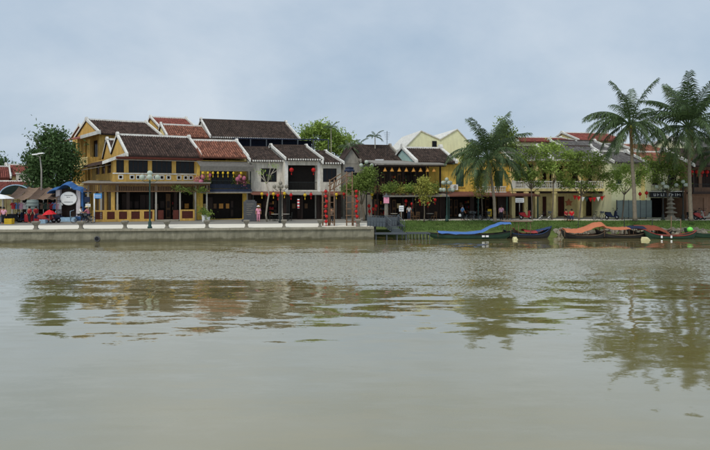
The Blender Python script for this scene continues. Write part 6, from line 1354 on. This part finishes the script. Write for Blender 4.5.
tarp('cloth', 'boat_red', b2, T2, [(BX(524) - c2, .85), (BX(531) - c2, .72), (BX(537) - c2, .7)], .6, .2, 4, False)
b2b, T2b, _ = boat('low weathered boat moored behind the blue-bowed one', BX(518), BX(550), 48.4, 1.1, .42, 'boat_wood', 'boat_red')
b3, T3, l3 = boat('boat under a bright orange tarp rising to a peak', BX(562), BX(607), 47.0, 1.3, .4, 'boat_dark', 'boat_wood'); c3 = (BX(562) + BX(607)) / 2
tarp('tarp', 'orange_tarp', b3, T3, [(BX(563.5) - c3, .92), (BX(570) - c3, .86), (BX(578) - c3, .86), (BX(586) - c3, 1.1), (BX(594) - c3, 1.42), (BX(601.5) - c3, 1.5), (BX(603) - c3, 1.4)], .8, .34, 5)
b4, T4, l4 = boat('dark boat half covered by orange sheet and navy cloth', BX(598), BX(652), 47.3, 1.3, .4, 'boat_dark', 'boat_wood'); c4 = (BX(598) + BX(652)) / 2
tarp('tarp', 'orange_tarp', b4, T4, [(BX(604) - c4, 1.2), (BX(611) - c4, 1.02), (BX(620) - c4, .98), (BX(630) - c4, 1.05)], .7, .2, 6)
tarp('cloth', 'navy', b4, T4, [(BX(626) - c4, 1.0), (BX(634) - c4, 1.14), (BX(646) - c4, 1.06)], .7, .22, 7)
b5, T5, l5 = boat('boat under a barrel-shaped rust coloured canopy', BX(634), BX(680), 48.0, 1.3, .46, 'boat_dark', 'boat_wood'); c5 = (BX(634) + BX(680)) / 2
tarp('canopy', 'rust_tarp', b5, T5, [(BX(640) - c5, 1.12), (BX(650) - c5, 1.14), (BX(662) - c5, 1.1), (BX(668) - c5, .9), (BX(673) - c5, .66)], .82, .42, 8)
b6, T6, l6 = boat('long dark green open boat with two white marks before the rust canopy', BX(642), BX(694), 46.5, 1.15, .44, 'boat_green', 'boat_red'); c6 = (BX(642) + BX(694)) / 2
for p in (655, 664.5): MB(T6).box(BX(p) - c6, BX(p + 1.6) - c6, -.62, -.585, .1, .32).build('mark', 'white', b6)
b7, T7, l7 = boat('green boat moored beyond the lime buoy', BX(690), BX(740), 47.6, 1.3, .5, 'boat_green', 'boat_green')
def mpole(px, D, y0, label, m='pole_wood'):
    q = MB(); b_ = (PX(px, D), D, -.6); q.tube([b_, (PX(px, D) + .03, D, PZ(y0, D))], [.04, .03], 6); tag(q.build('mooring_pole', m, None, True, loc=b_), label, 'pole', 'mooring poles')
mpole(671, 48.8, 216, 'tall pale mooring pole behind the rust canopy boat'); mpole(680.5, 49.0, 219, 'mooring pole beyond the tall one near the lime buoy'); mpole(578, 49.0, 220, 'thin mooring pole behind the peaked orange tarp', 'iron'); mpole(624, 49.0, 217, 'thin mooring pole behind the navy cloth boat', 'iron'); mpole(652, 49.1, 219, 'thin dark mooring pole left of the rust canopy', 'iron')
x = PX(690, 46.9); o = thing('buoy', 'lime green ball buoy on the stern of the dark green open boat', 'buoy', (x, 46.9, .52)); MB().ball((x, 46.9, .78), .25, 14).build('ball', 'lime_buoy', o, True); MB().lathe((x, 46.9, .5), [(.05, 0), (.04, .06)], 8).build('neck', 'white', o)
for (p, D, lb, s_) in ((645.8, 44.9, 'pale foam block floating before the rust canopy boat', .3), (515, 45.6, 'small pale bundle floating by the blue-tarped boat stern', .22)):
    x = PX(p, D); q = MB(); g = random.Random(int(p)); pts = [(x + sx * s_ * g.uniform(.8, 1.2), D + sy * s_ * g.uniform(.6, 1), .03 + (.0 if sz < 0 else s_ * g.uniform(.5, .9)) - .08 * (sz < 0)) for sx, sy, sz in ((-1,-1,-1),(1,-1,-1),(1,1,-1),(-1,1,-1),(-.6,-1,1),(.6,-1,1),(.7,1,1),(-.7,1,1))]
    q.hexa(pts); tag(q.build('floating_block', 'pale_foam'), lb, 'float')
# roof bits
x, y, z = PX(139, 71), 71, PZ(121, 71)
o = thing('antenna', 'thin aerial mast on the roof of the yellow house', 'antenna', (PX(387, 64), 64, 7.2)); q = MB(); q.tube([(PX(387, 64), 64, 7.2), (PX(387, 64), 64, PZ(131, 64))], .035, 5); q.build('mast', 'iron', o)
for k in range(4): q = MB(); zz = PZ(133 + k * 2, 64); q.tube([(PX(387, 64) - .4 + .06 * k, 64, zz), (PX(387, 64) + .4 - .06 * k, 64, zz)], .015, 4); q.build('element', 'iron', o)
